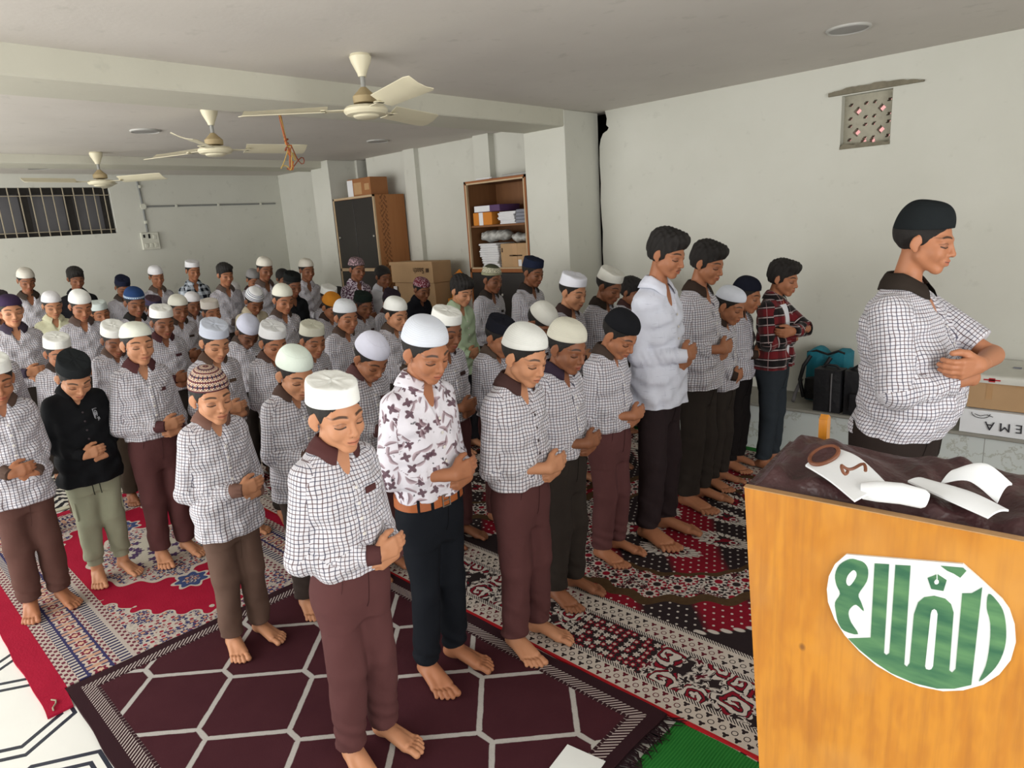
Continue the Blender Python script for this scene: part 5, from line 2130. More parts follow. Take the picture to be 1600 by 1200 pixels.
    (4, (-5.600, 2.660, 1.324), 0.0055, dict(hp=.70,capkind='dome',capmat='stripe',capcol=(232,234,236),skin=(130,84,58),shirt='plain',shirtcol=(206,196,172),collar='same',pocket=False,trouser=(50,44,40),seed=46), 'boy in blue striped white cap and beige shirt'),
    (4, (-5.730, 3.080, 1.421), 0.0055, dict(hp=.40,capkind='flat',capcol=(28,30,30),skin=(130,84,58),shirt='plain',shirtcol=(30,32,36),collar='same',pocket=False,trouser=(24,24,27),seed=47), 'boy in black cap and black shirt behind the tall cream cap'),
    (4, (-5.700, 3.416, 1.264), 0.0055, dict(hp=.36,capkind='flat',capcol=(238,240,236),skin=(130,84,58),trouser=(50,44,40),seed=48), 'boy in white cap right behind the orange mustard cap'),
    (4, (-5.660, 3.748, 1.489), 0.0055, dict(hp=.26,capkind='low',capmat='fleck',capcol=(92,78,80),skin=(130,84,58),shirt='printed',collar='same',pocket=False,trouser=(50,44,40),seed=49), 'boy in maroon and white printed shirt before the brown cupboard'),
    (4, (-5.700, 4.081, 1.381), 0.0055, dict(hp=.36,hair='crop',skin=(130,84,58),shirt='plain',shirtcol=(226,228,236),collar='same',pocket=False,trouser=(50,44,40),seed=50), 'bareheaded boy in white shirt before the big carton'),
    (5, (-6.900, 1.108, 1.445), 0.0070, dict(hp=.3,capkind='flat',capcol=(50,44,48),skin=(162,108,77),trouser=(50,44,40),seed=51), 'boy in dark cap at the far left edge, behind the purple headgear'),
    (5, (-6.900, 1.467, 1.393), 0.0070, dict(hp=.34,capkind='dome',capcol=(236,236,240),skin=(188,134,100),shirt='plain',shirtcol=(226,226,194),collar='same',pocket=False,trouser=(50,44,40),seed=52), 'boy in white cap and pale yellow shirt'),
    (5, (-6.900, 1.830, 1.272), 0.0070, dict(hp=.20,hr=.1,captilt=-5,capkind='flat',capcol=(216,228,226),skin=(162,108,77),trouser=(50,44,40),seed=53), 'boy in pale mint cap peeking left of the blue banded cap'),
    (5, (-6.900, 2.254, 1.268), 0.0070, dict(hp=.4,capkind='flat',capmat='stripe',capcol=(70,52,60),skin=(130,84,58),trouser=(50,44,40),seed=54), 'boy in dark striped beanie right behind the blue banded cap'),
    (5, (-6.900, 2.638, 1.255), 0.0070, dict(hp=.34,capkind='dome',capcol=(236,236,240),skin=(130,84,58),trouser=(50,44,40),collar=(84,70,66),seed=55), 'boy in white gathered cap below the plaid shirt boy'),
    (5, (-6.800, 2.964, 1.514), 0.0070, dict(hp=.24,hair='full',skin=(162,108,77),trouser=(50,44,40),collar=(96,84,78),pocket=False,seed=56), 'bareheaded boy in checked shirt below the wall conduit'),
    (5, (-6.450, 3.214, 1.547), 0.0070, dict(hp=.34,capkind='dome',capcol=(224,220,208),skin=(130,84,58),trouser=(50,44,40),collar=(96,82,76),pocket=False,seed=57), 'tall boy in ribbed cream cap, left of the wall corner'),
    (5, (-7.200, 3.795, 1.378), 0.0070, dict(hp=.4,hair='short',skin=(130,84,58),trouser=(50,44,40),seed=58), 'boy whose dark hair shows behind the black cap and black shirt'),
    (5, (-6.386, 3.628, 1.495), 0.0070, dict(hp=.22,capkind='dome',capcol=(220,216,204),skin=(130,84,58),trouser=(50,44,40),collar='same',pocket=False,seed=59,hem=.55), 'dark boy in ribbed cream cap before the far pillar'),
    (5, (-6.364, 3.964, 1.171), 0.0070, dict(hp=.5,hair='short',skin=(130,84,58),trouser=(50,44,40),seed=64), 'boy whose black hair shows just left of the printed maroon shirt'),
    (6, (-7.900, 1.516, 1.594), 0.0070, dict(hp=.42,capkind='dome',capcol=(206,202,192),skin=(130,84,58),trouser=(50,44,40),collar=(64,56,50),pocket=False,seed=60), "boy in grey cream cap in the back row, below the barred window's left"),
    (6, (-7.900, 1.932, 1.570), 0.0070, dict(hp=.34,hair='full',skin=(130,84,58),shirt='plain',shirtcol=(34,34,38),collar='same',pocket=False,trouser=(24,24,27),seed=61), 'bareheaded boy in black shirt in the back row'),
    (6, (-7.950, 2.354, 1.447), 0.0070, dict(hp=.55,capkind='flat',capcol=(34,38,58),skin=(130,84,58),trouser=(50,44,40),collar=(80,70,64),pocket=False,seed=62), 'boy in navy cap bowing in the back row, below the conduit'),
    (6, (-7.950, 2.704, 1.511), 0.0070, dict(hp=.24,hr=.06,captilt=-8,capkind='dome',capcol=(236,236,240),skin=(162,108,77),trouser=(50,44,40),collar=(104,90,82),pocket=False,seed=63), 'boy in white cap right below the switch board'),
    (6, (-7.850, 3.047, 1.545), 0.0070, dict(hp=.26,capkind='flat',capcol=(236,236,240),skin=(162,108,77),shirt='plaidb',collar='same',pocket=False,trouser=(50,44,40),seed=65), 'boy in navy and white plaid shirt in the back row'),
    (6, (-7.500, 3.586, 1.397), 0.0070, dict(hp=.5,capkind='dome',capcol=(150,148,148),skin=(162,108,77),trouser=(50,44,40),seed=66), 'boy in grey cap peeking from behind the tall ribbed cream cap'),
    (6, (-8.200, 3.653, 1.230), 0.0070, dict(hp=.45,capkind='dome',capcol=(228,226,228),skin=(162,108,77),trouser=(50,44,40),seed=67), "boy in white cap hidden behind the bareheaded boy's shoulder"),
]
for row, (hx, hy_, hz), vox, kw, lab in PEOPLE:
    kw = dict(kw)
    body = person((0, 0, 0), max(1.02, hz - .005), vox=vox, label=lab, group=ROWS[row], **kw)[0]
    place(body, hx, hy_, hz)

imam = person((0, 0, 0), 1.69, vox=.0036, label='heavyset youth in black cap leading the prayer, alone at right before the rows', hp=.20, hs=1.03, girth=1.24, depth=1.4, arms=2, sleeve=.70, capkind='dome', cuff=False, shortl=True, elb=1.0,
              capcol=(30, 34, 36), capup=.014, skin=(172, 116, 84), collar=(50, 43, 38), pocket=False, hem=.503, trouser=(44, 36, 33), seed=70, legw=1.1, az=.005)[0]
place(imam, -.63, 2.78, 1.695)
# ------------------------------------------------------------------ lectern with the sign
def _ply():
    o = objco()
    x, y, z = xyz(o)
    w = noise(vec3(x * 1.0, y, z * .35), 3.2, 5.0, .6)
    g = noise(vec3(x * 26.0, y * 26.0, z * 1.6), 2.0, 4.0)
    bands = sin((w * 9.0 + x * 3.0) * 6.0) * .5 + .5
    col = mixc(bands * .45, lin((198, 132, 40)), lin((168, 100, 26)))
    col = mixc(ramp(.45, .75, g) * .5, col, lin((146, 88, 34)))
    pale = ramp(.52, .68, noise(vec3(x, y, z), 2.6, 3.0))
    col = mixc(pale * .5, col, lin((196, 144, 76)))
    kn = ramp(.035, .012, E(voro(vec3(x * 1.3, z), 3.1).outputs['Distance']))
    return mixc(kn * .7, col, lin((96, 56, 28)))


M_ply = material('varnished_plywood', _ply, .28, .5)
M_edge = plain('plywood_edge', (172, 134, 92), .6, .3, .2, 40)
LA = math.radians(4.6)
lect = empty('lectern', (-.607, 1.343, 0), LA, 'varnished plywood lectern with green and white oval sign on its front', 'lectern')
mb = MB()
tp = [(0, 1.1), (.80, 1.1)]
mb.prism([(0.075, 0.012), (.78, .012), (.80, 1.1), (0.0, 1.1)], lambda u, v, t: (u, t, v), 0, .018)
mb.build('front_panel', M_ply, lect)
mb = MB(); mb.prism([(-.002, 1.1), (.802, 1.1), (.802, 1.102), (-.002, 1.102)], lambda u, v, t: (u, t, v), -.001, .019); mb.build('panel_edge', M_edge, lect)
for k, x0 in enumerate((0.055, .76)):
    mb = MB()
    mb.prism([(.019, .012), (.40, .012), (.405, 1.165), (.39, 1.175), (.372, 1.165), (.370, 1.03), (.019, 1.03)], lambda u, v, t: (t, u, v), x0, x0 + .02)
    mb.build('side_panel', M_ply, lect)
mb = MB(); mb.prism([(.02, 1.03), (.365, 1.05), (.365, 1.068), (.02, 1.048)], lambda u, v, t: (t, u, v), .076, .76); mb.build('reading_board', M_ply, lect)
mb = MB(); mb.box((.076, .03, .5), (.76, .38, .518)); mb.build('shelf', M_ply, lect)
# oval sign
plate = [(0.214, 0.9997), (0.4117, 1.0354), (0.4424, 1.011), (0.4749, 0.9833), (0.4869, 0.9669), (0.4971, 0.9382), (0.5018, 0.9044), (0.4979, 0.8669), (0.4838, 0.8306), (0.4621, 0.7995), (0.4321, 0.7738), (0.4002, 0.7578), (0.3615, 0.7515), (0.3205, 0.7554), (0.283, 0.767), (0.2493, 0.7878), (0.2203, 0.8146), (0.1991, 0.8447), (0.1844, 0.8808), (0.1808, 0.9102), (0.1834, 0.9414), (0.1933, 0.9709)]
main_ = [(0.2272, 0.8103), (0.2688, 0.8279), (0.2668, 0.9954), (0.2921, 1.0008), (0.2947, 0.8022), (0.2991, 0.7986), (0.3044, 0.806), (0.3031, 1.0027), (0.3285, 1.0082), (0.3317, 0.7902), (0.3365, 0.7868), (0.3408, 0.7972), (0.341, 0.9076), (0.3461, 0.9346), (0.3553, 0.9489), (0.3714, 0.9573), (0.3893, 0.957), (0.3992, 0.9486), (0.4046, 0.9327), (0.407, 0.808), (0.4119, 0.8049), (0.4168, 0.8153), (0.4149, 0.9768), (0.4293, 0.9815), (0.4439, 0.998), (0.4437, 0.7916), (0.4182, 0.7722), (0.3904, 0.7601), (0.3514, 0.7558), (0.31, 0.7618), (0.2774, 0.7756), (0.2493, 0.7928)]
slot_ = [(0.3686, 0.9171), (0.3699, 0.9257), (0.3734, 0.93), (0.3773, 0.9282), (0.3797, 0.921), (0.3803, 0.8067), (0.3779, 0.7992), (0.3742, 0.7964), (0.3693, 0.7964), (0.3674, 0.8015)]
cres_ = [(0.4543, 0.9883), (0.4667, 0.9794), (0.478, 0.9621), (0.4848, 0.9337), (0.4874, 0.8989), (0.4831, 0.864), (0.4726, 0.8333), (0.4549, 0.804), (0.4623, 0.8402), (0.4645, 0.8872), (0.4617, 0.9314), (0.4542, 0.9587)]
eight_ = [(0.2214, 0.992), (0.2359, 0.9936), (0.2482, 0.9907), (0.2558, 0.9775), (0.2546, 0.9513), (0.2414, 0.9183), (0.2465, 0.9028), (0.2529, 0.8837), (0.2384, 0.8934), (0.228, 0.8819), (0.2249, 0.8674), (0.2308, 0.8491), (0.2451, 0.8272), (0.2186, 0.8256), (0.2067, 0.8405), (0.2011, 0.8626), (0.1984, 0.8854), (0.2068, 0.9084), (0.1993, 0.9262), (0.1955, 0.9483), (0.2026, 0.9736)]
hole_ = [(0.2291, 0.9695), (0.2352, 0.9649), (0.2342, 0.9528), (0.2244, 0.9327), (0.2176, 0.9378), (0.2195, 0.9543)]
nib_ = [(0.3733, 1.0037), (0.3888, 0.9957), (0.3854, 0.9722), (0.3658, 0.9702), (0.3581, 0.9912)]
dot_ = [(0.3693, 0.9867), (0.3709, 0.9915), (0.3736, 0.9935), (0.3765, 0.9914), (0.3769, 0.9866), (0.3743, 0.9828), (0.3711, 0.9823)]
line_ = [(0.3712, 1.0162), (0.3724, 1.0165), (0.3743, 0.9932), (0.3729, 0.993)]
mark_ = [(0.3773, 1.0224), (0.4121, 1.0286), (0.4176, 1.0239), (0.4094, 1.0074), (0.399, 1.0127), (0.3882, 1.0154)]
M_swhite = plain('sign_white', (222, 228, 228), .3, .5, .03, 12)


def _sgreen():
    o = objco()
    x, y, z = xyz(o)
    return mixc(ramp(.35, .7, noise(vec3(x * 1.5, y, z * 6.0), 5.0)), lin((44, 96, 70)), lin((92, 138, 92)))


M_sgreen = material('sign_green', _sgreen, .3, .5)
fs_ = lambda u, v, t: (u, -t, v)


def smooth_poly(p, n=3):
    q = []
    m = len(p)
    for i in range(m):
        p0, p1, p2, p3 = p[i - 1], p[i], p[(i + 1) % m], p[(i + 2) % m]
        for k in range(n):
            t = k / n
            q.append(tuple(.5 * ((2 * b) + (c - a) * t + (2 * a - 5 * b + 4 * c - d) * t * t + (3 * b - a - 3 * c + d) * t ** 3) for a, b, c, d in zip(p0, p1, p2, p3)))
    return q


sign = MB()
sign.prism(plate, fs_, .0, .006)
sg = sign.build('sign', M_swhite, lect)
for nm, shp, mt, t0, t1 in (('lettering', main_, M_sgreen, .0055, .0072), ('crescent', smooth_poly(cres_), M_sgreen, .0055, .0072), ('curl', smooth_poly(eight_), M_sgreen, .0055, .0072), ('accent', mark_, M_sgreen, .0055, .0072),
                            ('pen_nib', nib_, M_sgreen, .0055, .0072), ('letter_slot', slot_, M_swhite, .007, .0078), ('curl_hole', smooth_poly(hole_), M_swhite, .007, .0078), ('nib_dot', dot_, M_swhite, .007, .0078), ('nib_line', line_, M_swhite, .007, .0078)):
    q = MB(); q.prism(shp, fs_, t0, t1); q.build(nm, mt, sg)

# ------------------------------------------------------------------ brown curtain cloth heaped on the lectern and white banner strips on it
M_satin = material('brown_satin', lambda: (mixc(noise(objco(), 6.0), lin((54, 31, 34)), lin((78, 50, 51))), noise(objco(), 22.0, 3.0), .5, .03), .42, .4)
M_canvas = plain('white_canvas', (222, 225, 228), .75, .25, .03, 9, .05)
M_eyelet = plain('brown_eyelet', (112, 66, 44), .5, .4, .2, 30)


def lw(u, v, z):      # lectern coordinates (right, back, up) -> world
    c, s_ = math.cos(LA), math.sin(LA)
    return (-.607 + u * c - v * s_, 1.343 + u * s_ + v * c, z)


mb = MB()
NXc, NYc = 110, 56
for layer in (0, 1):
    for i in range(NXc + 1):
        for j in range(NYc + 1):
            u, v = -.012 + .80 * i / NXc, 0.026 + .335 * j / NYc
            base = 1.092 + .014 * (v / .40)
            edge = min(1, (i / NXc) / .06, (1 - i / NXc) / .05, (j / NYc) / .10, (1 - j / NYc) / .08)
            hgt = (.014 + .032 * math.exp(-((u - .10) / .10) ** 2 - ((v - .20) / .13) ** 2) + .012 * math.exp(-((u - .62) / .15) ** 2 - ((v - .12) / .12) ** 2)
                   + .010 * math.sin(26 * u + 30 * v + 2.2 * math.sin(13 * v)) * math.sin(9 * u - 15 * v) + .007 * math.sin(62 * u + 40 * v + 2.5 * math.sin(17 * u)) * math.sin(23 * v + 8 * u) + .006 * math.sin(50 * u - 24 * v + 3 * math.sin(11 * u)))
            hgt *= 1 - .45 * max(0, u - .15) / .65
            z = base + (hgt * max(0, edge) ** .6 if layer else -.006) - (.02 * (1 - edge) if layer else 0)
            mb.v.append(lw(u, v + .006 * math.sin(31 * u) * edge, z))
W1 = NYc + 1
off = (NXc + 1) * W1
for i in range(NXc):
    for j in range(NYc):
        a = i * W1 + j
        mb.f.append((off + a, off + a + W1, off + a + W1 + 1, off + a + 1)); mb.f.append((a, a + 1, a + W1 + 1, a + W1))
for i in range(NXc):
    for e in (0, NYc):
        a, b = i * W1 + e, (i + 1) * W1 + e
        mb.f.append((a, b, off + b, off + a) if e == 0 else (b, a, off + a, off + b))
for j in range(NYc):
    for e in (0, NXc):
        a, b = e * W1 + j, e * W1 + j + 1
        mb.f.append((b, a, off + a, off + b) if e == 0 else (a, b, off + b, off + a))
mb.m = [0] * len(mb.f)
cl = mb.build('brown_cloth', M_satin, smooth=70)
tag(cl, 'crumpled brown satin cloth heaped on top of the lectern', 'cloth')


def strip(name, left, right, mat, parent=None, th=.004, n=24, sag=.0):
    """cloth strip between two edge curves given as control points"""
    def curve(p, t):
        p = [Vector(q) for q in p]
        m = len(p) - 1
        f = t * m
        i = min(int(f), m - 1)
        k = f - i
        a, b, c, d = p[max(0, i - 1)], p[i], p[i + 1], p[min(m, i + 2)]
        return .5 * ((2 * b) + (c - a) * k + (2 * a - 5 * b + 4 * c - d) * k * k + (3 * b - a - 3 * c + d) * k ** 3)
    mb = MB()
    m = 8
    for lay in (0, 1):
        for i in range(n + 1):
            for j in range(m + 1):
                p, q = curve(left, i / n), curve(right, i / n)
                w = p.lerp(q, j / m)
                mb.v.append((w.x, w.y, w.z + sag * math.sin(PI * j / m) - (th if lay == 0 else 0)))
    off = (n + 1) * (m + 1)
    for i in range(n):
        for j in range(m):
            a = i * (m + 1) + j
            b = a + m + 1
            mb.f += [(off + a, off + b, off + b + 1, off + a + 1), (a, a + 1, b + 1, b)]
        for e in (0, m):
            a = i * (m + 1) + e
            b = a + m + 1
            mb.f.append((a, b, off + b, off + a))
    for j in range(m):
        for e in (0, n):
            a = e * (m + 1) + j
            mb.f.append((a, a + 1, off + a + 1, off + a))
    mb.m = [0] * len(mb.f)
    return mb.build(name, mat, parent, smooth=50)


b1 = strip('banner_strip', [(-.505, 1.42, 1.151), (-.44, 1.372, 1.148), (-.375, 1.325, 1.134)], [(-.472, 1.482, 1.181), (-.41, 1.462, 1.174), (-.335, 1.405, 1.146)], M_canvas, sag=.004)
tag(b1, 'white canvas strip with brown eyelet lying on the brown cloth', 'banner')
mb = MB()
cen = Vector((-.475, 1.443, 1.172))
ex, ey_ = Vector((.6, -.42, -.1)).normalized(), Vector((.45, .75, .35)).normalized()
mb.tube([cen + ex * .024 * math.cos(a) + ey_ * .034 * math.sin(a) for a in np.linspace(0, 2 * PI, 30, endpoint=False)], .0045, 8, closed=True)
mb.build('eyelet', M_eyelet, b1, smooth=True)
mb = MB(); mb.add([cen + Vector((0, 0, .001)) + ex * .022 * math.cos(a) + ey_ * .032 * math.sin(a) for a in np.linspace(0, 2 * PI, 30, endpoint=False)], [tuple(range(30))]); mb.build('eyelet_cloth', M_satin, b1)
b2 = MB()
b2.tube([(-.375, 1.372, 1.138), (-.35, 1.375, 1.142), (-.31, 1.388, 1.142), (-.275, 1.398, 1.136), (-.268, 1.400, 1.134)], [.017, .021, .021, .019, .014], 18)
b2 = b2.build('rolled_banner', M_canvas, smooth=50); tag(b2, 'short white rolled banner in the middle of the brown cloth', 'banner')
mb = MB(); mb.tube([(-.382 + .012 * math.cos(a * 1.0) - .03 * a / 6, 1.365 + .022 * math.sin(a), 1.183 + .008 * math.sin(2 * a)) for a in np.linspace(0, 6, 26)], .0032, 6); mb.build('tie_cord', M_eyelet, b2, smooth=True)
b3 = strip('banner_strip', [(-.315, 1.455, 1.146), (-.24, 1.42, 1.138), (-.17, 1.40, 1.126)], [(-.285, 1.482, 1.146), (-.21, 1.465, 1.144), (-.145, 1.435, 1.134)], M_canvas, sag=.006)
tag(b3, 'long white canvas strip at the right end of the brown cloth', 'banner')
b4 = strip('banner_flap', [(-.262, 1.480, 1.146), (-.215, 1.470, 1.166), (-.165, 1.455, 1.138)], [(-.235, 1.500, 1.171), (-.195, 1.498, 1.194), (-.150, 1.490, 1.166)], M_canvas, sag=.012)
tag(b4, 'raised white canvas flap behind the long strip on the lectern', 'banner')

# ------------------------------------------------------------------ cupboards along the side wall
def _brownwood(a, b):
    def fn():
        o = objco()
        x, y, z = xyz(o)
        g = noise(vec3(x * 14.0, y * 14.0, z * 1.2), 2.0, 4.0)
        return mixc(g, lin(a), lin(b))
    return fn


M_carton_wood = material('brown_cupboard_side', _brownwood((132, 78, 40), (152, 94, 52)), .6, .3)
M_inner = material('brown_shelf_interior', _brownwood((112, 74, 46), (134, 92, 58)), .6, .3)
M_beige = plain('beige_edge_strip', (184, 160, 128), .5, .35, .1, 20)
M_door = plain('dark_laminate_door', (40, 36, 34), .35, .45, .15, 8)
M_knob = plain('steel_knob', (170, 168, 160), .35, .6, .1, 30)


def _sideprint():
    o = objco()
    x, y, z = xyz(o)
    b = inside(-.36, y, -.25) * (z > 0.2)
    s_ = abs(sin(z * 62.0 + sin(y * 90.0) * 1.3)) * abs(sin(y * 58.0 + sin(z * 31.0) * 2.0))
    g = noise(vec3(x * 14.0, y * 14.0, z * 1.2), 2.0, 4.0)
    base = mixc(g, lin((150, 98, 58)), lin((168, 114, 70)))
    return mixc(b * ramp(.42, .5, s_) * .55, base, lin((70, 40, 24)))


M_side = material('printed_brown_side', _sideprint, .6, .3)


def frame_box(mb, x0, x1, z0, z1, y, t=.022, d=.02):
    mb.box((x0, y - d, z0), (x0 + t, y, z1)); mb.box((x1 - t, y - d, z0), (x1, y, z1))
    mb.box((x0, y - d, z1 - t), (x1, y, z1)); mb.box((x0, y - d, z0), (x1, y, z0 + t))


cup = empty('cupboard', (-6.83, 5.02, 0), 0, 'tall brown cupboard with dark doors beside the far pillar', 'cupboard', 'cupboards along the side wall')
hw, dp = .41, .41
mb = MB(); mb.box((-hw, -dp, .012), (hw, -.0, 2.118)); mb.build('body', M_side, cup)
mb = MB(); frame_box(mb, -hw, hw, .012, 2.12, -dp); mb.box((-hw, -dp - .02, 1.27), (hw, -dp, 1.305)); mb.build('edge_frame', M_beige, cup)
for (x0, x1) in ((-hw + .024, -.004), (.004, hw - .024)):
    for (z0, z1) in ((1.308, 2.094), (.04, 1.268)):
        mb = MB(); mb.box((x0, -dp - .016, z0), (x1, -dp, z1), bev=.003); d_ = mb.build('door', M_door, cup)
        mb = MB(); xx = x1 - .03 if x1 < .1 else x1 - .02
        mb.lathe([(.0, 0), (.009, 0), (.012, .018), (.0, .022)], (0, 0, 0), 12); k_ = mb.build('knob', M_knob, d_, smooth=True)
        k_.location = (x0 + .05 if x1 < .1 else x1 - .03, -dp - .015, (z0 + .36 if z0 > 1 else z1 - .2)); k_.rotation_euler = (PI / 2, 0, 0)

shf = empty('shelf_unit', (-4.53, 5.02, 0), 0, 'open brown shelf unit with papers, left of the near pillar', 'shelf unit', 'cupboards along the side wall')
hw = .402
t_ = .02
mb = MB()
mb.box((-hw, -dp, .012), (-hw + t_, 0, 2.118)); mb.box((hw - t_, -dp, .012), (hw, 0, 2.118)); mb.box((-hw, -dp, 2.098), (hw, 0, 2.118)); mb.box((-hw, -.012, .012), (hw, 0, 2.118)); mb.box((-hw, -dp, .012), (hw, 0, .05))
mb.box((-hw, -dp, 1.265), (hw, 0, 1.295))
mb.build('carcass', M_inner, shf)
mb = MB(); mb.box((-hw + t_, -dp + .01, 1.688), (hw - t_, -.012, 1.705)); mb.build('shelf', M_inner, shf)
mb = MB(); frame_box(mb, -hw, hw, .012, 2.12, -dp); mb.box((-hw, -dp - .02, 1.262), (hw, -dp, 1.297)); mb.build('edge_frame', M_carton_wood, shf)
mb = MB(); frame_box(mb, -hw + .02, hw - .02, 1.295, 2.102, -dp + .002, .014, .024); mb.build('inner_edging', M_beige, shf)
for (x0, x1) in ((-hw + .024, -.004), (.004, hw - .024)):
    mb = MB(); mb.box((x0, -dp - .016, .04), (x1, -dp, 1.258), bev=.003); d_ = mb.build('door', M_door, shf)
    mb = MB(); mb.lathe([(.0, 0), (.009, 0), (.012, .018), (.0, .022)], (0, 0, 0), 12); k_ = mb.build('knob', M_knob, d_, smooth=True)
    k_.location = (x1 - .03 if x1 < .1 else x0 + .03, -dp - .015, 1.05); k_.rotation_euler = (PI / 2, 0, 0)

# ---- contents
M_card = plain('brown_carton', (178, 146, 110), .8, .2, .08, 9)
M_card2 = plain('red_brown_carton', (150, 102, 66), .8, .2, .12, 9)
M_orange = plain('orange_box', (196, 122, 44), .7, .25, .06, 9)
M_tape = plain('clear_brown_tape', (178, 140, 98), .3, .5, .08, 20)
M_paper = plain('paper', (218, 218, 220), .8, .2, .06, 20)
M_papg = plain('grey_folders', (128, 130, 140), .7, .25, .15, 20)
M_poly = plain('grey_plastic_bag', (176, 176, 172), .35, .5, .15, 14, .3)
M_purple = plain('purple_box', (84, 58, 96), .6, .3, .1, 12)


def box_thing(name, lo, hi, mat, label, cat, group=None, bev=.004, rz=0):
    c = ((lo[0] + hi[0]) / 2, (lo[1] + hi[1]) / 2, lo[2])
    mb = MB(); mb.box((lo[0] - c[0], lo[1] - c[1], 0), (hi[0] - c[0], hi[1] - c[1], hi[2] - lo[2]), bev=bev)
    o = mb.build(name, mat)
    o.location = c
    o.rotation_euler = (0, 0, rz)
    tag(o, label, cat, group)
    return o, (hi[0] - lo[0]) / 2, (hi[1] - lo[1]) / 2, hi[2] - lo[2]


def on_front(o, hx_, hy_, rect, mat, name, th=.002, right=False):
    x0, x1, z0, z1 = rect
    mb = MB()
    if right:
        mb.box((hx_ - .001, x0, z0), (hx_ + th, x1, z1))
    else:
        mb.box((x0, -hy_ - th, z0), (x1, -hy_ + .001, z1))
    return mb.build(name, mat, o)


o, a, b, c = box_thing('carton', (-6.97, 4.64, 2.121), (-6.52, 4.88, 2.318), M_card2, 'red brown carton taped up on top of the tall cupboard', 'carton')
on_front(o, a, b, (-.10, .05, .02, .15), M_tape, 'tape'); on_front(o, a, b, (.11, .20, .06, .13), M_tape, 'tape'); on_front(o, a, b, (-.23, -.12, -.0, .185), M_paper, 'paper_label')
o, a, b, c = box_thing('carton', (-6.14, 4.56, .0125), (-5.46, 4.78, 1.15), M_card, 'tall brown carton under the big printed carton, beside cupboard', 'carton')
o, a, b, c = box_thing('carton', (-6.16, 4.54, 1.151), (-5.45, 4.80, 1.372), M_card, 'big brown carton with upside down print, on top of the stack', 'carton')
mb = MB(); mb.box((-a - .01, -b - .012, .19), (a + .01, -b + .002, c + .004)); mb.build('flap', M_card, o)
on_front(o, a, b, (-a + .02, -a + .08, -.16, -.04), M_paper, 'paper_label', .004)


def text(name, body, size, loc, rot, mat, parent=None, ext=.0006):
    cu = bpy.data.curves.new(name, 'FONT')
    cu.body = body
    cu.size = size
    cu.extrude = ext
    cu.align_x = 'CENTER'
    cu.align_y = 'CENTER'
    cu.materials.append(mat)
    t = bpy.data.objects.new(name, cu)
    link(t, parent)
    bpy.context.view_layer.update()
    dg = bpy.context.evaluated_depsgraph_get()
    me = bpy.data.meshes.new_from_object(t.evaluated_get(dg))
    me.materials.clear()
    me.materials.append(mat)
    bpy.data.objects.remove(t)
    bpy.data.curves.remove(cu)
    t = bpy.data.objects.new(name, me)
    link(t, parent)
    t.location = loc
    t.rotation_euler = rot
    return t


M_ink = plain('dark_print', (74, 56, 44), .8, .2, .1, 30)
text('print', 'Saath', .085, (.14, -b - .014, .135), (PI / 2, PI, 0), M_ink, o)
mb = MB(); mb.box((.262, -b - .015, .115), (.30, -b - .012, .155)); mb.build('print_mark', M_ink, o)
mb = MB()
for k in range(2):
    mb.prism([(0, 0), (.16, .03), (.22, .20), (.10, .30), (-.02, .22)] if k == 0 else [(.02, -.24), (.20, -.2), (.17, .03), (-.01, .0)], lambda u, v, t: (-5.36 + u, 4.70 + t - .05 * k + .15 * v, .98 + v), 0, .006)
mb.box((-5.38, 4.665, .0125), (-5.2, 4.68, .80))
fl = mb.build('carton_board', M_orange); tag(fl, 'folded brown cardboard leaning against the wall beside the shelf unit', 'cardboard')
o, a, b, c = box_thing('box', (-4.875, 4.63, 1.706), (-4.62, 4.93, 1.826), M_orange, 'orange carton with white tape on the upper shelf', 'box')
on_front(o, a, b, (-.045, .01, 0, .118), M_paper, 'tape')
o, a, b, c = box_thing('box', (-4.84, 4.62, 1.827), (-4.50, 4.90, 1.888), M_purple, 'flat purple and white box on top of the orange carton', 'box')
on_front(o, a, b, (-a + .002, .04, .004, .058), M_paper, 'box_label')
rnd = random.Random(5)
for k in range(9):
    z0 = 1.706 + k * .0125
    box_thing('paper_bundle', (-4.54 + rnd.uniform(-.012, .012), 4.64 + rnd.uniform(-.01, .02), z0), (-4.34 + rnd.uniform(-.012, .012), 4.9, z0 + .0118), M_paper, 'white paper bundle in the upright stack on the upper shelf', 'papers', 'papers stacked on the upper shelf', bev=.001, rz=rnd.uniform(-.05, .05))
for k in range(4):
    box_thing('folder', (-4.325 + k * .003, 4.64, 1.706 + k * .031), (-4.155, 4.92, 1.735 + k * .031), M_papg, 'grey folder piled at the right end of the upper shelf', 'folder', 'grey folders on the upper shelf', bev=.004, rz=.01 * k)
o, a, b, c = box_thing('carton', (-4.53, 4.63, 1.296), (-4.165, 4.94, 1.525), M_card, 'brown carton with tape cross on the lower shelf', 'carton')
on_front(o, a, b, (-.03, .03, 0, .228), M_tape, 'tape'); on_front(o, a, b, (.04, .08, .02, .08), M_paper, 'paper_label'); on_front(o, a, b, (-.17, -.155, .15, .19), M_ink, 'print_mark')
on_front(o, a, b, (-.07, .09, .112, .124), M_ink, 'print_line')
for k in range(11):
    z0 = 1.296 + k * .0215
    box_thing('newspaper', (-4.83 + rnd.uniform(-.012, .012) + (.03 if k < 5 else 0), 4.64, z0), (-4.57 + rnd.uniform(-.02, .01), 4.9, z0 + .0208), M_paper, 'folded paper in the left stack of the lower shelf', 'papers', 'papers stacked on the lower shelf', bev=.007, rz=rnd.uniform(-.06, .06))


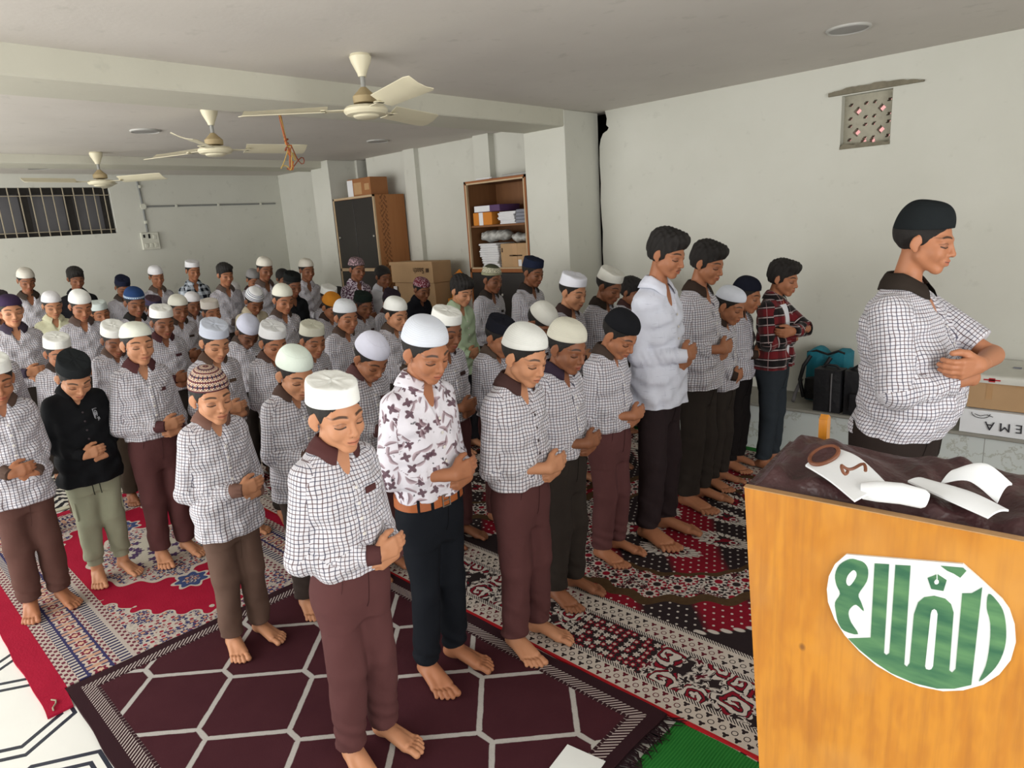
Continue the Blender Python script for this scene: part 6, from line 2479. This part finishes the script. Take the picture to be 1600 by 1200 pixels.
def blob(name, pts, mat, label, cat, vox=.008, amp=.006):
    lo = np.min([np.array(p[0]) - p[1] for p in pts], 0) - .03
    hi = np.max([np.array(p[0]) + p[1] for p in pts], 0) + .03
    G = Grid(*[np.arange(l, h_, vox) for l, h_ in zip(lo, hi)])
    for c_, r_ in pts:
        G.add(ell(c_, r_), .02)
    X, Y, Z = G.co((slice(None),) * 3)
    G.D = (G.D + amp * np.sin(X * 60 + Y * 30) * np.sin(Z * 80 + X * 25) + amp * .5 * np.sin(X * 130 - Z * 110)).astype(f32)
    V, F = G.mesh()
    c0 = np.array([V[:, 0].mean(), V[:, 1].mean(), V[:, 2].min()])
    o = mobj(name, make_mesh(name, smooth_mesh(V, F, 1, .4) - c0, F, mat))
    o.location = c0
    return tag(o, label, cat)


blob('plastic_bag', [((-4.74, 4.74, 1.60), np.array((.115, .11, .055))), ((-4.60, 4.76, 1.605), np.array((.10, .10, .05)))], M_poly, 'grey white plastic bundle lying on the newspapers of the lower shelf', 'bag')
blob('plastic_bag', [((-4.36, 4.75, 1.575), np.array((.085, .10, .045))), ((-4.25, 4.75, 1.57), np.array((.075, .09, .04)))], M_poly, 'crumpled plastic bundle on the carton of the lower shelf', 'bag')
for k, (x, z) in enumerate(((-4.72, 2.119), (-4.70, 2.129))):
    box_thing('paper_bundle', (x - .1, 4.63, z), (x + .1, 4.88, z + .009), M_paper, 'white paper lying on top of the open shelf unit', 'papers', 'papers on top of the shelf unit', bev=.001, rz=.05 * k)
o = box_thing('plastic_sheet', (-4.5, 4.66, 2.119), (-4.17, 4.92, 2.150), M_poly, 'grey plastic wrapped pack on top of shelf unit near pillar', 'pack', bev=.012)[0]

# ------------------------------------------------------------------ bags and cartons on the tiled bench
M_teal = material('teal_nylon', lambda: (mixc(noise(objco(), 9.0), lin((22, 98, 118)), lin((40, 128, 146))), noise(objco(), 16.0), .4, .02), .6, .3)
M_black = material('black_nylon', lambda: (mixc(noise(objco(), 9.0), lin((16, 16, 18)), lin((36, 36, 40))), noise(objco(), 14.0), .5, .02), .55, .35)
M_grey = plain('grey_webbing', (100, 98, 100), .7, .2, .2, 30)
BZ = .3375


def soft_box(mb, lo, hi, puff=.015, n=8, top=None):
    """puffy closed box"""
    def P(s, t, w):
        x = lo[0] + (hi[0] - lo[0]) * s
        y = lo[1] + (hi[1] - lo[1]) * t
        z = lo[2] + (hi[2] - lo[2]) * w
        bx = math.sin(PI * t) * math.sin(PI * w)
        by = math.sin(PI * s) * math.sin(PI * w)
        bz = math.sin(PI * s) * math.sin(PI * t)
        x += puff * bx * (2 * s - 1)
        y += puff * by * (2 * t - 1)
        z += puff * bz * max(0, 2 * w - 1) + (top(s, t) * w if top else 0)
        return (x, y, z)
    r = [i / n for i in range(n + 1)]
    for ax in range(3):
        for e in (0, 1):
            pts = [P(*[(e if q == ax else (a if q == (ax + 1) % 3 else b)) for q in range(3)]) for a in r for b in r]
            f = [(i * (n + 1) + j, (i + 1) * (n + 1) + j, (i + 1) * (n + 1) + j + 1, i * (n + 1) + j + 1) for i in range(n) for j in range(n)]
            mb.add(pts, f if e else [q[::-1] for q in f])


bp = empty('backpack', (-1.60, 4.865, BZ), 0, 'teal backpack with black straps on the bench beside plaid boy', 'backpack')
mb = MB(); soft_box(mb, (-.13, -.06, 0), (.13, .10, .34), .03, 10, lambda s, t: .03 * math.sin(s * 9)); mb.build('pack', M_teal, bp, smooth=60)
mb = MB(); soft_box(mb, (-.11, -.115, .02), (.10, -.05, .17), .02, 8); mb.build('front_pocket', M_black, bp, smooth=60)
for s_ in (-.09, .05):
    mb = MB(); mb.tube([(s_, -.085, .33), (s_ - .03, -.12, .26), (s_ - .05, -.13, .16), (s_ - .03, -.11, .03)], .014, 8); mb.build('strap', M_black, bp, smooth=True)
mb = MB(); mb.tube([(-.13, -.05, .345), (-.06, -.06, .365), (.02, -.06, .345), (.09, -.06, .375), (.13, -.05, .36)], .008, 8); mb.build('zip_edge', M_black, bp, smooth=True)
mb = MB(); mb.tube([(-.14, -.10, .16), (-.16, -.15, .06), (-.15, -.2, .012)], .012, 8); mb.build('loose_strap', M_grey, bp, smooth=True)
bp.rotation_euler = (0, 0, -.1)
bg = empty('black_bag', (-1.505, 4.62, BZ), 0, 'black box shaped bag on the bench in front of the teal backpack', 'bag', 'black bags on the bench')
mb = MB(); soft_box(mb, (-.085, -.055, 0), (.085, .06, .29), .010, 8); mb.build('shell', M_black, bg, smooth=60)
mb = MB(); mb.tube([(.03, -.066, .01), (.03, -.069, .15), (.03, -.066, .27)], .005, 6); mb.build('zip', M_grey, bg, smooth=True)
mb = MB(); mb.tube([(-.06, -.0, .285), (-.02, -.01, .315), (.04, -.01, .315), (.07, 0, .285)], .008, 8); mb.build('handle', M_black, bg, smooth=True)
bg = empty('black_bag', (-1.30, 4.63, BZ), .06, 'black bag on the bench nearest the prayer leader, with front pocket', 'bag', 'black bags on the bench')
mb = MB(); soft_box(mb, (-.10, -.06, 0), (.10, .07, .295), .016, 8); mb.build('shell', M_black, bg, smooth=60)
mb = MB(); soft_box(mb, (-.06, -.09, .03), (.06, -.05, .15), .010, 6); mb.build('front_pocket', M_black, bg, smooth=60)
mb = MB(); mb.tube([(-.08, -.02, .29), (-.03, -.04, .33), (.04, -.04, .335), (.09, -.02, .29)], .009, 8); mb.build('handle', M_black, bg, smooth=True)
o, a, b, c = box_thing('carton', (-.72, 4.575, .485), (-.20, 4.93, .675), M_card2, 'brown carton resting on a white sack, on the bench behind prayer leader', 'carton')
o.data.materials[0] = M_card
on_front(o, a, b, (-.17, -.14, .06, .19), M_tape, 'tape'); on_front(o, a, b, (-.03, .0, .14, .19), M_tape, 'tape')
sk = empty('white_sack', (-.44, 4.74, BZ), 0, 'white sack with handwritten letters under the brown carton on the bench', 'sack')
mb = MB(); soft_box(mb, (-.30, -.185, 0), (.30, .19, .14), .008, 10); mb.build('sack_body', M_canvas, sk, smooth=60)
M_pen = plain('dark_pen', (60, 60, 64), .8, .2, .1, 30)
text('lettering', 'M E E M A', .072, (-.02, -.198, .062), (PI / 2, PI - .02, 0), M_pen, sk)
mb = MB()
mb.tube([(-.20 + .045 * math.cos(a), -.197, .128 - .03 * abs(math.sin(a))) for a in np.linspace(0, PI, 14)], .0018, 5)
mb.tube([(-.23, -.197, .12), (-.20, -.198, .11), (-.17, -.198, .122), (-.14, -.197, .112)], .0018, 5)
mb.build('scribble', M_pen, sk, smooth=True)
M_clothp = plain('printed_white_sheet', (206, 206, 198), .8, .2, .06, 12)
pc = empty('folded_sheet', (-.44, 4.76, .676), 0, 'white sheet with a red print folded over the brown carton', 'sheet')
sh_ = strip('sheet', [(-.27, -.200, -.03), (-.26, -.193, .008), (-.23, -.08, .012), (-.22, .10, .02), (-.20, .20, .03)], [(.25, -.200, -.03), (.25, -.193, .008), (.25, -.08, .012), (.25, .10, .02), (.25, .20, .03)], M_clothp, pc)
M_redp = plain('red_print', (176, 52, 58), .8, .2, .1, 30)
mb = MB(); mb.box((-.205, -.206, -.017), (-.125, -.1985, -.009)); mb.box((-.18, -.206, -.025), (-.15, -.1985, -.002)); mb.build('red_mark', M_redp, pc)
for k, (x, y) in enumerate(((-.1, .02), (-.02, .05), (.06, .0), (.12, .06))):
    mb = MB(); mb.box((x, y, .0185), (x + .04, y + .025, .0225)); mb.build('faint_print', M_papg, pc)
